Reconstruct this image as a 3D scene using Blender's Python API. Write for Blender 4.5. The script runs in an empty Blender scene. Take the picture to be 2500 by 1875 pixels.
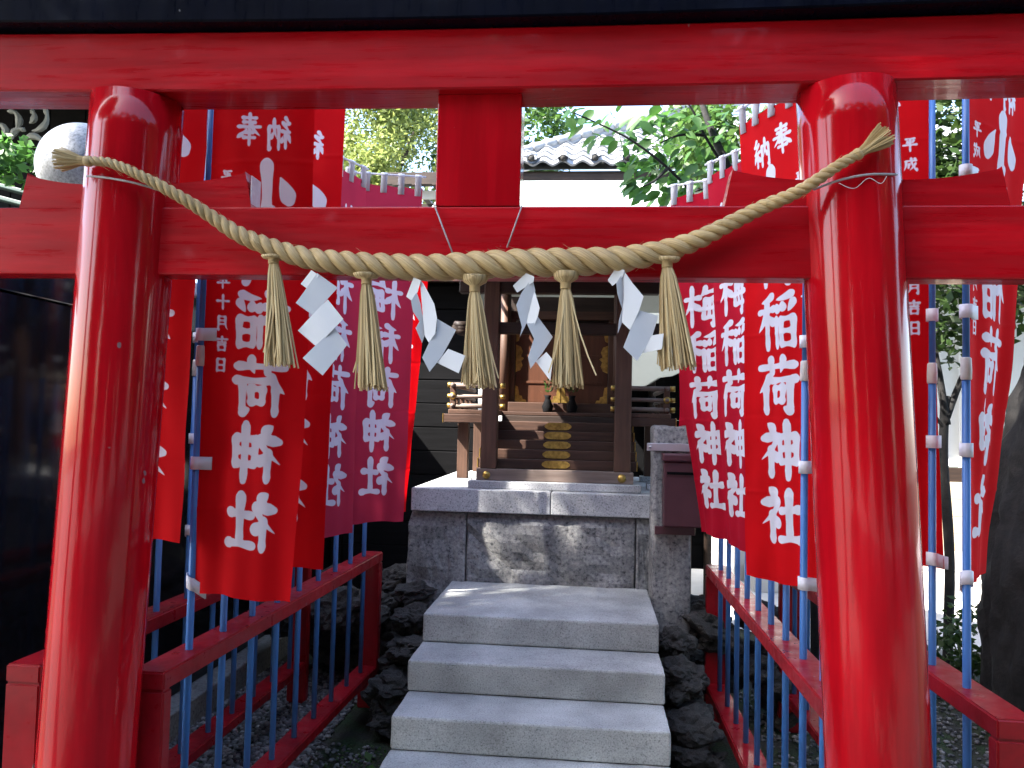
import bpy, bmesh, math, random
import numpy as np
from mathutils import Vector, Matrix, noise
R = math.radians
random.seed(7); rng = np.random.default_rng(7)
S = bpy.context.scene
C = S.collection

# ------------------------------------------------------------------ camera
EYE = 1.71; FPX = 1980.0
YAW, PITCH, ROLL = 0.0973616, 0.0450126, -0.0231346
CAMPOS = Vector((0, -2.3, EYE))
RZ = Matrix.Rotation(YAW, 3, 'Z'); RX = Matrix.Rotation(PITCH, 3, 'X'); RY = Matrix.Rotation(ROLL, 3, 'Y')
RC = RZ @ RX @ RY                      # columns: right, forward, up
cd = bpy.data.cameras.new('camera'); cam = bpy.data.objects.new('camera', cd); C.objects.link(cam)
cd.sensor_fit = 'HORIZONTAL'; cd.sensor_width = 36; cd.lens = 36 * FPX / 2500
cd.clip_start = 0.05; cd.clip_end = 500
m = Matrix((RC.col[0], RC.col[2], -RC.col[1])).transposed()
cam.matrix_world = Matrix.Translation(CAMPOS) @ m.to_4x4()
S.camera = cam
def at(px, py, Y):
    d = RC @ Vector(((px - 1250) / FPX, 1, -(py - 937.5) / FPX)); t = (Y - CAMPOS.y) / d.y
    return CAMPOS + d * t

# ------------------------------------------------------------------ light
SUN = Vector((-0.60, -0.33, 0.73)).normalized()
w = bpy.data.worlds.new('World'); S.world = w; w.use_nodes = True
nt = w.node_tree; bg = nt.nodes['Background']
sky = nt.nodes.new('ShaderNodeTexSky'); sky.sky_type = 'NISHITA'; sky.sun_disc = False
sky.sun_elevation = math.asin(SUN.z); sky.sun_rotation = math.atan2(SUN.x, SUN.y)
sky.air_density = 1.0; sky.dust_density = 1.6; sky.ozone_density = 1.0
nt.links.new(sky.outputs[0], bg.inputs[0]); bg.inputs[1].default_value = 0.15
sl = bpy.data.lights.new('sun', 'SUN'); sl.energy = 5.0; sl.angle = R(0.53); sl.color = (1, .95, .87)
so = bpy.data.objects.new('sun', sl); C.objects.link(so)
so.rotation_euler = SUN.to_track_quat('Z', 'Y').to_euler(); so.location = (-8, -6, 14)
vs = S.view_settings; vs.view_transform = 'Standard'; vs.look = 'None'; vs.exposure = 2.8; vs.gamma = 1; vs.use_curve_mapping = False
S.render.film_transparent = False

# ------------------------------------------------------------------ material helpers
def mat(name, col, rough=.6, **kw):
    M = bpy.data.materials.new(name); M.use_nodes = True; N = M.node_tree; b = N.nodes['Principled BSDF']
    b.inputs['Base Color'].default_value = (*col, 1); b.inputs['Roughness'].default_value = rough
    for k, v in kw.items(): b.inputs[k].default_value = v
    return M, N, b
def coords(N, kind='Object', scale=(1, 1, 1)):
    tc = N.nodes.new('ShaderNodeTexCoord'); mp = N.nodes.new('ShaderNodeMapping'); mp.inputs['Scale'].default_value = scale
    N.links.new(tc.outputs[kind], mp.inputs[0]); return mp.outputs[0]
def noise_n(N, vec, scale, detail=4, rough=.55):
    n = N.nodes.new('ShaderNodeTexNoise'); n.inputs['Scale'].default_value = scale; n.inputs['Detail'].default_value = detail
    n.inputs['Roughness'].default_value = rough; N.links.new(vec, n.inputs['Vector']); return n.outputs['Fac']
def ramp(N, fac, stops):
    r = N.nodes.new('ShaderNodeValToRGB'); e = r.color_ramp.elements
    e[0].position, e[0].color = stops[0][0], (*stops[0][1], 1); e[1].position, e[1].color = stops[-1][0], (*stops[-1][1], 1)
    for p, c in stops[1:-1]: x = e.new(p); x.color = (*c, 1)
    N.links.new(fac, r.inputs[0]); return r.outputs[0]
def bump(N, b, h, strength=.3, dist=.01, prev=None):
    n = N.nodes.new('ShaderNodeBump'); n.inputs['Strength'].default_value = strength; n.inputs['Distance'].default_value = dist
    N.links.new(h, n.inputs['Height'])
    if prev: N.links.new(prev, n.inputs['Normal'])
    if b: N.links.new(n.outputs[0], b.inputs['Normal'])
    return n.outputs[0]
def mix(N, a, b_, fac, mode='MIX'):
    x = N.nodes.new('ShaderNodeMix'); x.data_type = 'RGBA'; x.blend_type = mode
    for v, i in ((fac, 0), (a, 6), (b_, 7)):
        if hasattr(v, 'is_output'): N.links.new(v, x.inputs[i])
        elif i == 0: x.inputs[0].default_value = v
        else: x.inputs[i].default_value = (*v, 1)
    return x.outputs[2]

M = {}
def lacquer(name, col, stretch, rough=.22, coat=.10, spec=.12, spots=1.0):
    m_, N, b = mat(name, col, rough); b.inputs['Specular IOR Level'].default_value = spec; b.inputs['Coat Weight'].default_value = coat; b.inputs['Coat Roughness'].default_value = .05
    v = coords(N, 'Object', stretch)
    n1 = noise_n(N, v, 9, 5); n2 = noise_n(N, coords(N), 1.7, 4); n3 = noise_n(N, coords(N), 60, 3)
    c = ramp(N, n2, [(.3, tuple(x * .78 for x in col)), (.7, tuple(min(1, x * 1.12) for x in col))])
    spot = ramp(N, n3, [(.74, (0, 0, 0)), (.78, (1, 1, 1))])
    c = mix(N, c, tuple(x * (1 - .5 * spots) for x in col), spot); chip = ramp(N, noise_n(N, coords(N, 'Object', (1.3, 1, 1)), 21, 2, .3), [(.79, (0, 0, 0)), (.80, (1, 1, 1))]); c = mix(N, c, tuple(x * .3 + .16 for x in col), chip)
    grime = ramp(N, noise_n(N, coords(N, 'Object', tuple(x * .6 for x in stretch)), 3, 6, .7), [(.42, (.72, .70, .70)), (.62, (1, 1, 1))]); c = mix(N, c, grime, 1.0, 'MULTIPLY'); N.links.new(c, b.inputs['Base Color'])
    rr = ramp(N, n1, [(.3, (rough * .7,) * 3), (.8, (rough * 1.9,) * 3)]); N.links.new(rr, b.inputs['Roughness'])
    p = bump(N, None, n1, .09, .004); bump(N, b, n2, .12, .02, p)
    M[name] = m_
RED = (.50, .0042, .011)
lacquer('red_lacquer_v', RED, (5, 5, .35), .13, .36, .15, .5); lacquer('red_lacquer_h', RED, (.5, 7, 7), .3, .14, .2, .5)
lacquer('black_lacquer', (.0022, .003, .009), (6, 6, 1), .3, .03, .05)
lacquer('fence_red', (.33, .006, .013), (2, 2, 2), .34, .15, .2, .15)
def stone(name, c0, c1, speck=(.04, .04, .045), sc=90, bmp=.25, rough=.75, stain=.35):
    m_, N, b = mat(name, c0, rough); v = coords(N)
    n = noise_n(N, v, sc, 5, .7); big = noise_n(N, v, 3, 4); fine = noise_n(N, v, sc * 3, 2)
    c = ramp(N, n, [(.33, speck), (.44, c0), (.62, c1), (.75, tuple(min(1, x * 1.25) for x in c1))])
    st = ramp(N, big, [(.35, (1 - stain,) * 3), (.65, (1, 1, 1))]); c = mix(N, c, st, 1.0, 'MULTIPLY')
    N.links.new(c, b.inputs['Base Color']); p = bump(N, None, fine, bmp, .003); bump(N, b, n, bmp, .004, p); M[name] = m_; return m_
stone('granite', (.42, .43, .44), (.56, .56, .57), sc=130, bmp=.15)
stone('granite_step', (.43, .445, .435), (.55, .565, .55), speck=(.15, .155, .15), sc=150, bmp=.2, stain=.42)
stone('granite_rough', (.20, .20, .205), (.34, .335, .32), sc=45, bmp=.8, stain=.45)
stone('lava', (.035, .033, .031), (.085, .08, .074), speck=(.008, .008, .008), sc=28, bmp=1.0, rough=.9, stain=.5)
stone('kerb', (.17, .17, .16), (.24, .24, .23), sc=60)
stone('flagstone_shaded', (.06, .058, .055), (.10, .098, .095), sc=40)  # forecourt shade is put into this dark colour, dulling the pillar reflections
stone('ball_granite', (.17, .175, .185), (.27, .275, .285), speck=(.05, .05, .055), sc=70, bmp=.1, rough=.35, stain=.2)
m_, N, b = mat('black_granite', (.006, .006, .008), .09); b.inputs['Specular IOR Level'].default_value = .25; v = coords(N, 'Object', (1, 1, 1))
n = noise_n(N, coords(N, 'Object', (30, 30, 16)), 3, 3); N.links.new(ramp(N, n, [(.4, (.004, .004, .005)), (.8, (.013, .013, .015))]), b.inputs['Base Color']); M['black_granite'] = m_
def wood(name, c0, c1, axis=0, rough=.6, sc=14, spec=.35):
    m_, N, b = mat(name, c0, rough); s = [9, 9, 9]; s[axis] = .6
    v = coords(N, 'Object', tuple(s)); n = noise_n(N, v, sc / 3, 6, .65); big = noise_n(N, coords(N), 3, 3)
    c = ramp(N, n, [(.3, c0), (.7, c1)]); st = ramp(N, big, [(.3, (.7, .7, .7)), (.7, (1, 1, 1))])
    N.links.new(mix(N, c, st, 1, 'MULTIPLY'), b.inputs['Base Color']); bump(N, b, n, .3, .003); b.inputs['Specular IOR Level'].default_value = spec; M[name] = m_
wood('cedar_x', (.040, .019, .012), (.088, .043, .027), 0); wood('cedar_z', (.055, .027, .017), (.115, .058, .036), 2); wood('cedar_y', (.06, .03, .019), (.12, .062, .04), 1)
wood('cedar_pale', (.14, .10, .082), (.24, .185, .155), 0); wood('dark_wood', (.018, .011, .008), (.045, .026, .018), 0)
wood('door_wood', (.060, .020, .009), (.105, .037, .017), 2, .5); wood('pale_board', (.50, .38, .25), (.66, .53, .38), 0); wood('black_board', (.003, .003, .0035), (.007, .007, .008), 0, .8, 14, .08)
m_, N, b = mat('gold', (.52, .33, .07), .38, Metallic=.85); n = noise_n(N, coords(N), 40, 4); N.links.new(ramp(N, n, [(.3, (.28, .18, .05)), (.7, (.62, .42, .11))]), b.inputs['Base Color']); M['gold'] = m_
def cloth(name, col, ink=(.78, .76, .80), trans=.30):
    m_, N, b = mat(name, col, .85); b.inputs['Specular IOR Level'].default_value = .15
    a = N.nodes.new('ShaderNodeAttribute'); a.attribute_name = 'ink'
    f = N.nodes.new('ShaderNodeMapRange'); f.inputs[1].default_value = -.0012; f.inputs[2].default_value = .0012
    f.inputs[3].default_value = 1; f.inputs[4].default_value = 0; N.links.new(a.outputs['Fac'], f.inputs[0])
    big = noise_n(N, coords(N), 3, 3); base = ramp(N, big, [(.3, tuple(x * .88 for x in col)), (.7, tuple(min(1, x * 1.06) for x in col))])
    c = mix(N, base, ink, f.outputs[0]); N.links.new(c, b.inputs['Base Color'])
    t = N.nodes.new('ShaderNodeBsdfTranslucent'); N.links.new(c, t.inputs[0])
    ms = N.nodes.new('ShaderNodeMixShader'); ms.inputs[0].default_value = trans
    N.links.new(b.outputs[0], ms.inputs[1]); N.links.new(t.outputs[0], ms.inputs[2]); N.links.new(ms.outputs[0], N.nodes['Material Output'].inputs[0])
    wv = noise_n(N, coords(N, 'UV', (300, 300, 1)), 1, 2); cr = noise_n(N, coords(N), 7, 4); p = bump(N, None, wv, .12, .001); bump(N, b, cr, .25, .012, p)
    M[name] = m_
cloth('banner_red', (.66, .003, .007), (.80, .78, .84), .36); cloth('banner_crimson', (.47, .006, .024), (.74, .72, .78), .36); cloth('banner_faded', (.42, .026, .062), (.66, .62, .72), .36)
M['tape'] = mat('tape', (.74, .72, .77), .7)[0]
def plain(name, col, rough=.5, c2=None, sc=12, bm=0, **kw):
    m_, N, b = mat(name, col, rough, **kw)
    if c2:
        n = noise_n(N, coords(N), sc, 5); N.links.new(ramp(N, n, [(.3, col), (.7, c2)]), b.inputs['Base Color'])
        if bm: bump(N, b, n, bm, .01)
    M[name] = m_
plain('pole_blue', (.045, .15, .42), .33, (.06, .19, .50), 4); plain('pole_collar', (.62, .58, .54), .5, (.52, .47, .43), 20)
plain('paper', (.64, .65, .67), .6, (.58, .60, .63), 6); plain('string', (.30, .28, .29), .7, (.45, .43, .42), 60)
plain('plaster', (.74, .75, .73), .9, (.66, .67, .66), 4); plain('canvas', (.24, .26, .25), .8, (.28, .295, .285), 3)
plain('tile', (.17, .175, .185), .42, (.28, .285, .295), 9, .2); plain('copper', (.42, .47, .45), .45, (.56, .60, .57), 3)
plain('copper_green', (.030, .055, .048), .55, (.055, .095, .08), 8); plain('concrete', (.50, .47, .44), .9, (.62, .59, .55), 2.5, .2)
plain('maroon_box', (.055, .016, .023), .4, (.075, .023, .031), 6); plain('steel', (.5, .48, .52), .35, Metallic=.7); plain('white_paint', (.7, .7, .66), .6, (.6, .6, .57), 5)
plain('carving_white', (.30, .29, .25), .7, (.20, .195, .17), 9); plain('peel', (.55, .38, .42), .7, (.70, .62, .64), 25)
m_, N, b = mat('soil', (.03, .028, .022), .95); v = coords(N); n = noise_n(N, v, 5, 6); n2 = noise_n(N, v, 70, 4)
c = ramp(N, n, [(.38, (.035, .032, .026)), (.5, (.03, .035, .016)), (.62, (.022, .045, .012))]); N.links.new(mix(N, c, ramp(N, n2, [(.3, (.5, .5, .5)), (.7, (1.3, 1.3, 1.3))]), 1, 'MULTIPLY'), b.inputs['Base Color']); bump(N, b, n2, .8, .02); M['soil'] = m_
m_, N, b = mat('gravel', (.10, .10, .10), .9); oi = N.nodes.new('ShaderNodeNewGeometry'); N.links.new(ramp(N, oi.outputs['Random Per Island'], [(0, (.045, .045, .048)), (.6, (.13, .125, .125)), (1, (.25, .24, .23))]), b.inputs['Base Color']); M['gravel'] = m_
def leafmat(name, c0, c1, trans=.45):
    m_, N, b = mat(name, c0, .45); g = N.nodes.new('ShaderNodeNewGeometry'); oi = N.nodes.new('ShaderNodeObjectInfo')
    ad = N.nodes.new('ShaderNodeMath'); ad.operation = 'ADD'; N.links.new(g.outputs['Random Per Island'], ad.inputs[0]); N.links.new(oi.outputs['Random'], ad.inputs[1])
    fr = N.nodes.new('ShaderNodeMath'); fr.operation = 'FRACT'; N.links.new(ad.outputs[0], fr.inputs[0])
    c = ramp(N, fr.outputs[0], [(0, c0), (1, c1)]); N.links.new(c, b.inputs['Base Color'])
    t = N.nodes.new('ShaderNodeBsdfTranslucent'); N.links.new(c, t.inputs[0]); ms = N.nodes.new('ShaderNodeMixShader'); ms.inputs[0].default_value = trans
    N.links.new(b.outputs[0], ms.inputs[1]); N.links.new(t.outputs[0], ms.inputs[2]); N.links.new(ms.outputs[0], N.nodes['Material Output'].inputs[0]); M[name] = m_
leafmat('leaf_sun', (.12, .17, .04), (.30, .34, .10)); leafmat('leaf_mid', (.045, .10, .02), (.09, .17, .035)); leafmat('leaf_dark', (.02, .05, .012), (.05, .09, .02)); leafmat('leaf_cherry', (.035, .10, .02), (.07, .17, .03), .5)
stone('bark', (.045, .035, .03), (.10, .08, .07), speck=(.012, .01, .01), sc=22, bmp=1.0, rough=.9); stone('bark_shaded', (.007, .006, .006), (.016, .014, .013), speck=(.006, .006, .006), sc=18, bmp=1.0, rough=.9)  # second bark carries the shade on the old trunk in its colour
m_, N, b = mat('straw', (.52, .36, .16), .5); uv = coords(N, 'UV', (4, 60, 1)); n = noise_n(N, uv, 1, 5, .7); big = noise_n(N, coords(N), 14, 3)
c = ramp(N, n, [(.28, (.15, .09, .032)), (.42, (.47, .32, .14)), (.7, (.70, .54, .28))]); c = mix(N, c, ramp(N, big, [(.3, (.82, .80, .76)), (.7, (1.06, 1.05, 1.0))]), 1, 'MULTIPLY'); N.links.new(c, b.inputs['Base Color']); b.inputs['Roughness'].default_value = .42
bump(N, b, n, .9, .004); M['straw'] = m_
m_, N, b = mat('straw_loose', (.5, .36, .17), .55); g = N.nodes.new('ShaderNodeNewGeometry'); N.links.new(ramp(N, g.outputs['Random Per Island'], [(0, (.33, .225, .095)), (.6, (.53, .385, .185)), (1, (.68, .54, .29))]), b.inputs['Base Color']); M['straw_loose'] = m_

# ------------------------------------------------------------------ mesh helpers
def link(name, me, material=None, parent=None):
    o = bpy.data.objects.new(name, me); C.objects.link(o)
    if material and me is not None and not me.materials: me.materials.append(M[material])
    if parent: o.parent = parent
    return o
def tag(o, label=None, cat=None, group=None, kind=None):
    for k, v in (('label', label), ('category', cat), ('group', group), ('kind', kind)):
        if v: o[k] = v
    return o
def thing(name, label, cat, loc=(0, 0, 0), group=None):
    o = link(name, None); o.location = loc; o.empty_display_size = .1; return tag(o, label, cat, group)
def me_from(name, vs_, fs, smooth=False, uvs=None):
    me = bpy.data.meshes.new(name); me.from_pydata([tuple(v) for v in vs_], [], fs); me.update()
    if smooth: me.polygons.foreach_set('use_smooth', [True] * len(me.polygons))
    if uvs is not None:
        l = me.uv_layers.new(name='UVMap'); idx = np.zeros(len(me.loops), int); me.loops.foreach_get('vertex_index', idx); l.data.foreach_set('uv', np.asarray(uvs, float)[idx].ravel())
    return me
def me_bm(name, bm, smooth=False):
    me = bpy.data.meshes.new(name); bm.to_mesh(me); bm.free()
    if smooth: me.polygons.foreach_set('use_smooth', [True] * len(me.polygons))
    return me
def box_me(name, x0, x1, y0, y1, z0, z1, bev=.004, off=(0, 0, 0), seg=2):
    bm = bmesh.new(); r = bmesh.ops.create_cube(bm, size=1)
    bmesh.ops.scale(bm, vec=(x1 - x0, y1 - y0, z1 - z0), verts=bm.verts); bmesh.ops.translate(bm, vec=((x0 + x1) / 2 - off[0], (y0 + y1) / 2 - off[1], (z0 + z1) / 2 - off[2]), verts=bm.verts)
    if bev: bmesh.ops.bevel(bm, geom=bm.edges[:], offset=bev, segments=seg, affect='EDGES', profile=.5)
    return me_bm(name, bm)
def box(name, x0, x1, y0, y1, z0, z1, material, parent=None, bev=.004):
    off = parent.matrix_basis.translation if parent else (0, 0, 0)
    if parent and parent.parent: off = off + parent.parent.matrix_basis.translation
    return link(name, box_me(name, x0, x1, y0, y1, z0, z1, bev, off), material, parent)
def frames(P):
    P = [Vector(p) for p in P]; T = []
    for i in range(len(P)): T.append((P[min(i + 1, len(P) - 1)] - P[max(i - 1, 0)]).normalized())
    a = T[0].orthogonal().normalized(); out = []
    for t in T:
        a = (a - t * a.dot(t)).normalized(); out.append((t, a, t.cross(a)))
    return P, out
def tube_data(P, Rr, n=10, cap=True, v0=0):
    P, F = frames(P); vs_, fs, uv = [], [], []; L = 0
    for i, (p, (t, a, b_)) in enumerate(zip(P, F)):
        if i: L += (p - P[i - 1]).length
        r = Rr[i] if hasattr(Rr, '__len__') else Rr
        for k in range(n):
            th = 2 * math.pi * k / n; vs_.append(p + (a * math.cos(th) + b_ * math.sin(th)) * r); uv.append((L, abs(k / n - .5) * 2 * .3))
    for i in range(len(P) - 1):
        for k in range(n):
            fs.append((v0 + i * n + k, v0 + i * n + (k + 1) % n, v0 + (i + 1) * n + (k + 1) % n, v0 + (i + 1) * n + k))
    if cap: fs.append(tuple(v0 + k for k in range(n))[::-1]); fs.append(tuple(v0 + (len(P) - 1) * n + k for k in range(n)))
    return vs_, fs, uv
def tube(name, P, Rr, material, parent=None, n=10, cap=True, smooth=True):
    off = Vector((0, 0, 0)); q = parent
    while q: off += q.matrix_basis.translation; q = q.parent
    vs_, fs, uv = tube_data([Vector(p) - off for p in P], Rr, n, cap)
    me = me_from(name, vs_, fs, smooth, uv)
    return link(name, me, material, parent)
def multi_tubes(lst, n=4):
    V, Fc, U = [], [], []
    for P, r in lst:
        a, b_, c = tube_data(P, r, n, True, len(V)); V += a; Fc += b_; U += c
    return V, Fc, U
def copytree(o, parent=None):
    c = o.copy(); C.objects.link(c); c.parent = parent
    for ch in o.children: copytree(ch, c)
    return c

# ------------------------------------------------------------------ setting
gr = link('ground', me_from('ground', [(-60, -40, 0), (60, -40, 0), (60, 90, 0), (-60, 90, 0)], [(0, 1, 2, 3)]), 'soil'); tag(gr, 'dark mossy soil ground of the shrine precinct', 'ground', kind='structure')
pv = link('pavement', me_from('pavement', [(1.9, 4.0, .012), (14, 4.0, .012), (14, 14, .012), (.9, 14, .012), (.9, 5.2, .012)], [(0, 1, 2, 3, 4)]), 'concrete'); tag(pv, 'pale sunlit paving in front of the white walled building', 'pavement', kind='structure')
pf = link('forecourt', me_from('forecourt', [(-30, -30, .012), (30, -30, .012), (30, -.35, .012), (-30, -.35, .012)], [(0, 1, 2, 3)]), 'flagstone_shaded'); tag(pf, 'paved forecourt before the gate', 'pavement', kind='structure')

# ------------------------------------------------------------------ torii
PA, PB = (-1.428, .0345), (.7305, -.05)            # x at z 2.10 and lean in x per metre of height
def px_at(z, p): return p[0] + (z - 2.10) * p[1]
T = thing('torii_gate', 'glossy red torii gate with black topped lintel spanning the path', 'torii gate', (-.35, .04, 0)); TO = Vector((-.35, .04, 0))
for p in (PA, PB):
    tube('pillar', [(px_at(z, p), .04, z) for z in np.linspace(.16, 2.662, 24)], [.137 - .004 * (z / 2.66) for z in np.linspace(.16, 2.662, 24)], 'red_lacquer_v', T, 64)
    tube('plinth', [(px_at(.08, p), .04, z) for z in (0, .13, .165)], [.20, .20, .18], 'granite', T, 40)
box('tie_beam', -2.6, 1.95, 0, .09, 2.123, 2.327, 'red_lacquer_h', T, .005)
def beam(name, x0, x1, y0, y1, z0, z1, material, curve=.016, slope=0., n=40):
    vs_, fs = [], []
    for i in range(n + 1):
        x = x0 + (x1 - x0) * i / n; k = curve * ((x + .35) / 1.5) ** 2 - slope * (x + .35)
        b_ = .005
        ring = [(y0 + b_, z0), (y0, z0 + b_), (y0, z1 - b_), (y0 + b_, z1), (y1 - b_, z1), (y1, z1 - b_), (y1, z0 + b_), (y1 - b_, z0)]
        for y, z in ring: vs_.append(Vector((x, y, z + k)) - TO)
    for i in range(n):
        for k in range(8): fs.append((i * 8 + k, (i + 1) * 8 + k, (i + 1) * 8 + (k + 1) % 8, i * 8 + (k + 1) % 8))
    fs += [tuple(range(8)), tuple(n * 8 + k for k in range(8))[::-1]]
    return link(name, me_from(name, vs_, fs), material, T)
beam('lintel', -2.75, 2.1, -.045, .105, 2.656, 2.834, 'red_lacquer_h', .012, .004)
beam('top_beam', -2.95, 2.3, -.10, .16, 2.836, 3.06, 'black_lacquer', .02, .004)
box('centre_strut', -.461, -.214, -.003, .093, 2.3275, 2.657, 'red_lacquer_v', T, .003)
def wedge(x0, x1, tall_right):
    # wooden wedge on the tie beam: low at the pillar, swelling towards its free end
    vs_, fs = [], []; n = 10
    for i in range(n + 1):
        t = i / n; u = t if tall_right else 1 - t
        h = .073 + .036 * u * u
        x = x0 + (x1 - x0) * t; sh = (.014 if tall_right else -.014) * (u > .99)
        for y in (.008, .082): vs_ += [Vector((x, y, 2.3272)) - TO, Vector((x - sh * 1.6, y, 2.3272 + h)) - TO]
    for i in range(n):
        a = i * 4; b_ = a + 4
        fs += [(a, b_, b_ + 1, a + 1), (a + 2, a + 3, b_ + 3, b_ + 2), (a + 1, b_ + 1, b_ + 3, a + 3), (a, a + 2, b_ + 2, b_)]
    fs += [(0, 1, 3, 2), (n * 4, n * 4 + 2, n * 4 + 3, n * 4 + 1)]
    me = me_from('wedge', vs_, fs); o = link('wedge', me, 'red_lacquer_h', T); return o
wedge(-1.76, -1.53, False); w2 = wedge(-1.33, -1.02, True); wedge(.365, .62, False); wedge(.845, 1.13, True)
box('peeled_end', -1.0255, -1.0225, .012, .078, 2.34, 2.425, 'peel', T, 0)

# ------------------------------------------------------------------ sacred rope
RP = [(149, 389), (199, 393), (271, 398), (362, 438), (452, 488), (520, 531), (588, 574), (678, 610), (768, 633), (859, 644), (1021, 652), (1157, 649), (1247, 643), (1383, 640), (1518, 633), (1609, 615), (1699, 588), (1771, 551), (1862, 506), (1952, 466), (2042, 407), (2097, 375), (2142, 343)]
RYd = [-.125, -.125, -.122, -.112, -.085, -.06, -.05, -.052, -.05, -.05, -.05, -.05, -.05, -.05, -.05, -.05, -.048, -.045, -.055, -.09, -.118, -.12, -.125]
RR = [.010, .0125, .0145, .0165, .0185, .021, .025, .029, .033, .036, .039, .041, .0415, .041, .038, .033, .028, .024, .021, .018, .0155, .0135, .012]
pts = [at(q[0], q[1], y) for q, y in zip(RP, RYd)]
def catmull(P, n):
    out = []; N_ = len(P)
    for i in range(N_ - 1):
        p0, p1, p2, p3 = P[max(i - 1, 0)], P[i], P[i + 1], P[min(i + 2, N_ - 1)]
        for k in range(n):
            t = k / n; out.append(.5 * ((2 * p1) + (p2 - p0) * t + (2 * p0 - 5 * p1 + 4 * p2 - p3) * t * t + (3 * p1 - p0 - 3 * p2 + p3) * t ** 3))
    out.append(P[-1]); return out
path = catmull(pts, 24); rad = np.interp(np.linspace(0, len(pts) - 1, len(path)), range(len(pts)), RR)
i0 = 30; i1 = len(path) - 26                   # body of the rope between the two bindings
ROPE = thing('sacred_rope', 'thick twisted straw rope with straw tassels slung across the gate', 'rope', (-.35, -.05, 2.1)); RO = Vector((-.35, -.05, 2.1))
body = path[i0:i1 + 1]; brad = rad[i0:i1 + 1]
for k in range(3):
    ph = 2 * math.pi * k / 3; cen, rr = [], []
    for i, p in enumerate(body):
        if i: ph += (body[i] - body[i - 1]).length * 2 * math.pi / (4.15 * brad[i])
        t = (body[min(i + 1, len(body) - 1)] - body[max(i - 1, 0)]).normalized(); f = Vector((0, -1, 0)); f = (f - t * f.dot(t)).normalized(); u = f.cross(t) * -1
        if u.z < 0: u = -u
        cen.append(p + (u * math.cos(ph) + f * math.sin(ph)) * brad[i] * .53); rr.append(brad[i] * (.475 + .02 * math.sin(i * .37 + k * 2) + .012 * math.sin(i * .11 + k)))
    tube('strand', cen, rr, 'straw', ROPE, 18)
lst = []
for q_ in range(260):
    i = random.randrange(4, len(body) - 4); a = random.uniform(0, 6.28); f = Vector((0, math.cos(a), math.sin(a))); t_ = (body[i + 1] - body[i]).normalized() * random.choice((-1, 1)); p_ = body[i] - RO + f * brad[i] * .9; L_ = random.uniform(.012, .035)
    lst.append(([p_, p_ + t_ * L_ * .5 + f * L_ * .12, p_ + t_ * L_ + f * L_ * random.uniform(.2, .5)], [.0006, .0005, .0003]))
V, Fc, U = multi_tubes(lst, 3); link('loose_fibres', me_from('loose_fibres', V, Fc, False, U), 'straw_loose', ROPE)
def fray(end, inner, nrm, n=90, L=.085, spread=.035):
    lst = []
    d = (end - inner).normalized()
    for i in range(n):
        a = random.uniform(0, 2 * math.pi); q = math.sqrt(random.random()); o1 = d.orthogonal().normalized(); o2 = d.cross(o1)
        off = (o1 * math.cos(a) + o2 * math.sin(a)) * q
        l = L * random.uniform(.9, 1.0); P = [inner - RO + off * .011, inner - RO + off * .014 + d * l * .25, inner - RO + off * spread * .75 + d * l * .65, inner - RO + off * spread + d * l]
        lst.append((P, .0021))
    V, Fc, U = multi_tubes(lst, 4); link('frayed_end', me_from('frayed_end', V, Fc, False, U), 'straw_loose', ROPE)
fray(pts[0], path[i0 - 2], None); fray(pts[-1], path[i1 + 2], None)
for i in (i0, i1):
    tube('binding', [path[i - 3], path[i - 2], path[i], path[i + 2], path[i + 3]], [.013, .0155, .016, .0155, .013], 'straw', ROPE, 16)
TS = [((668, 636), (684, 890), .040), ((895, 686), (912, 948), .041), ((1159, 704), (1171, 943), .044), ((1381, 697), (1388, 942), .045), ((1629, 645), (1655, 898), .052)]
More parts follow.
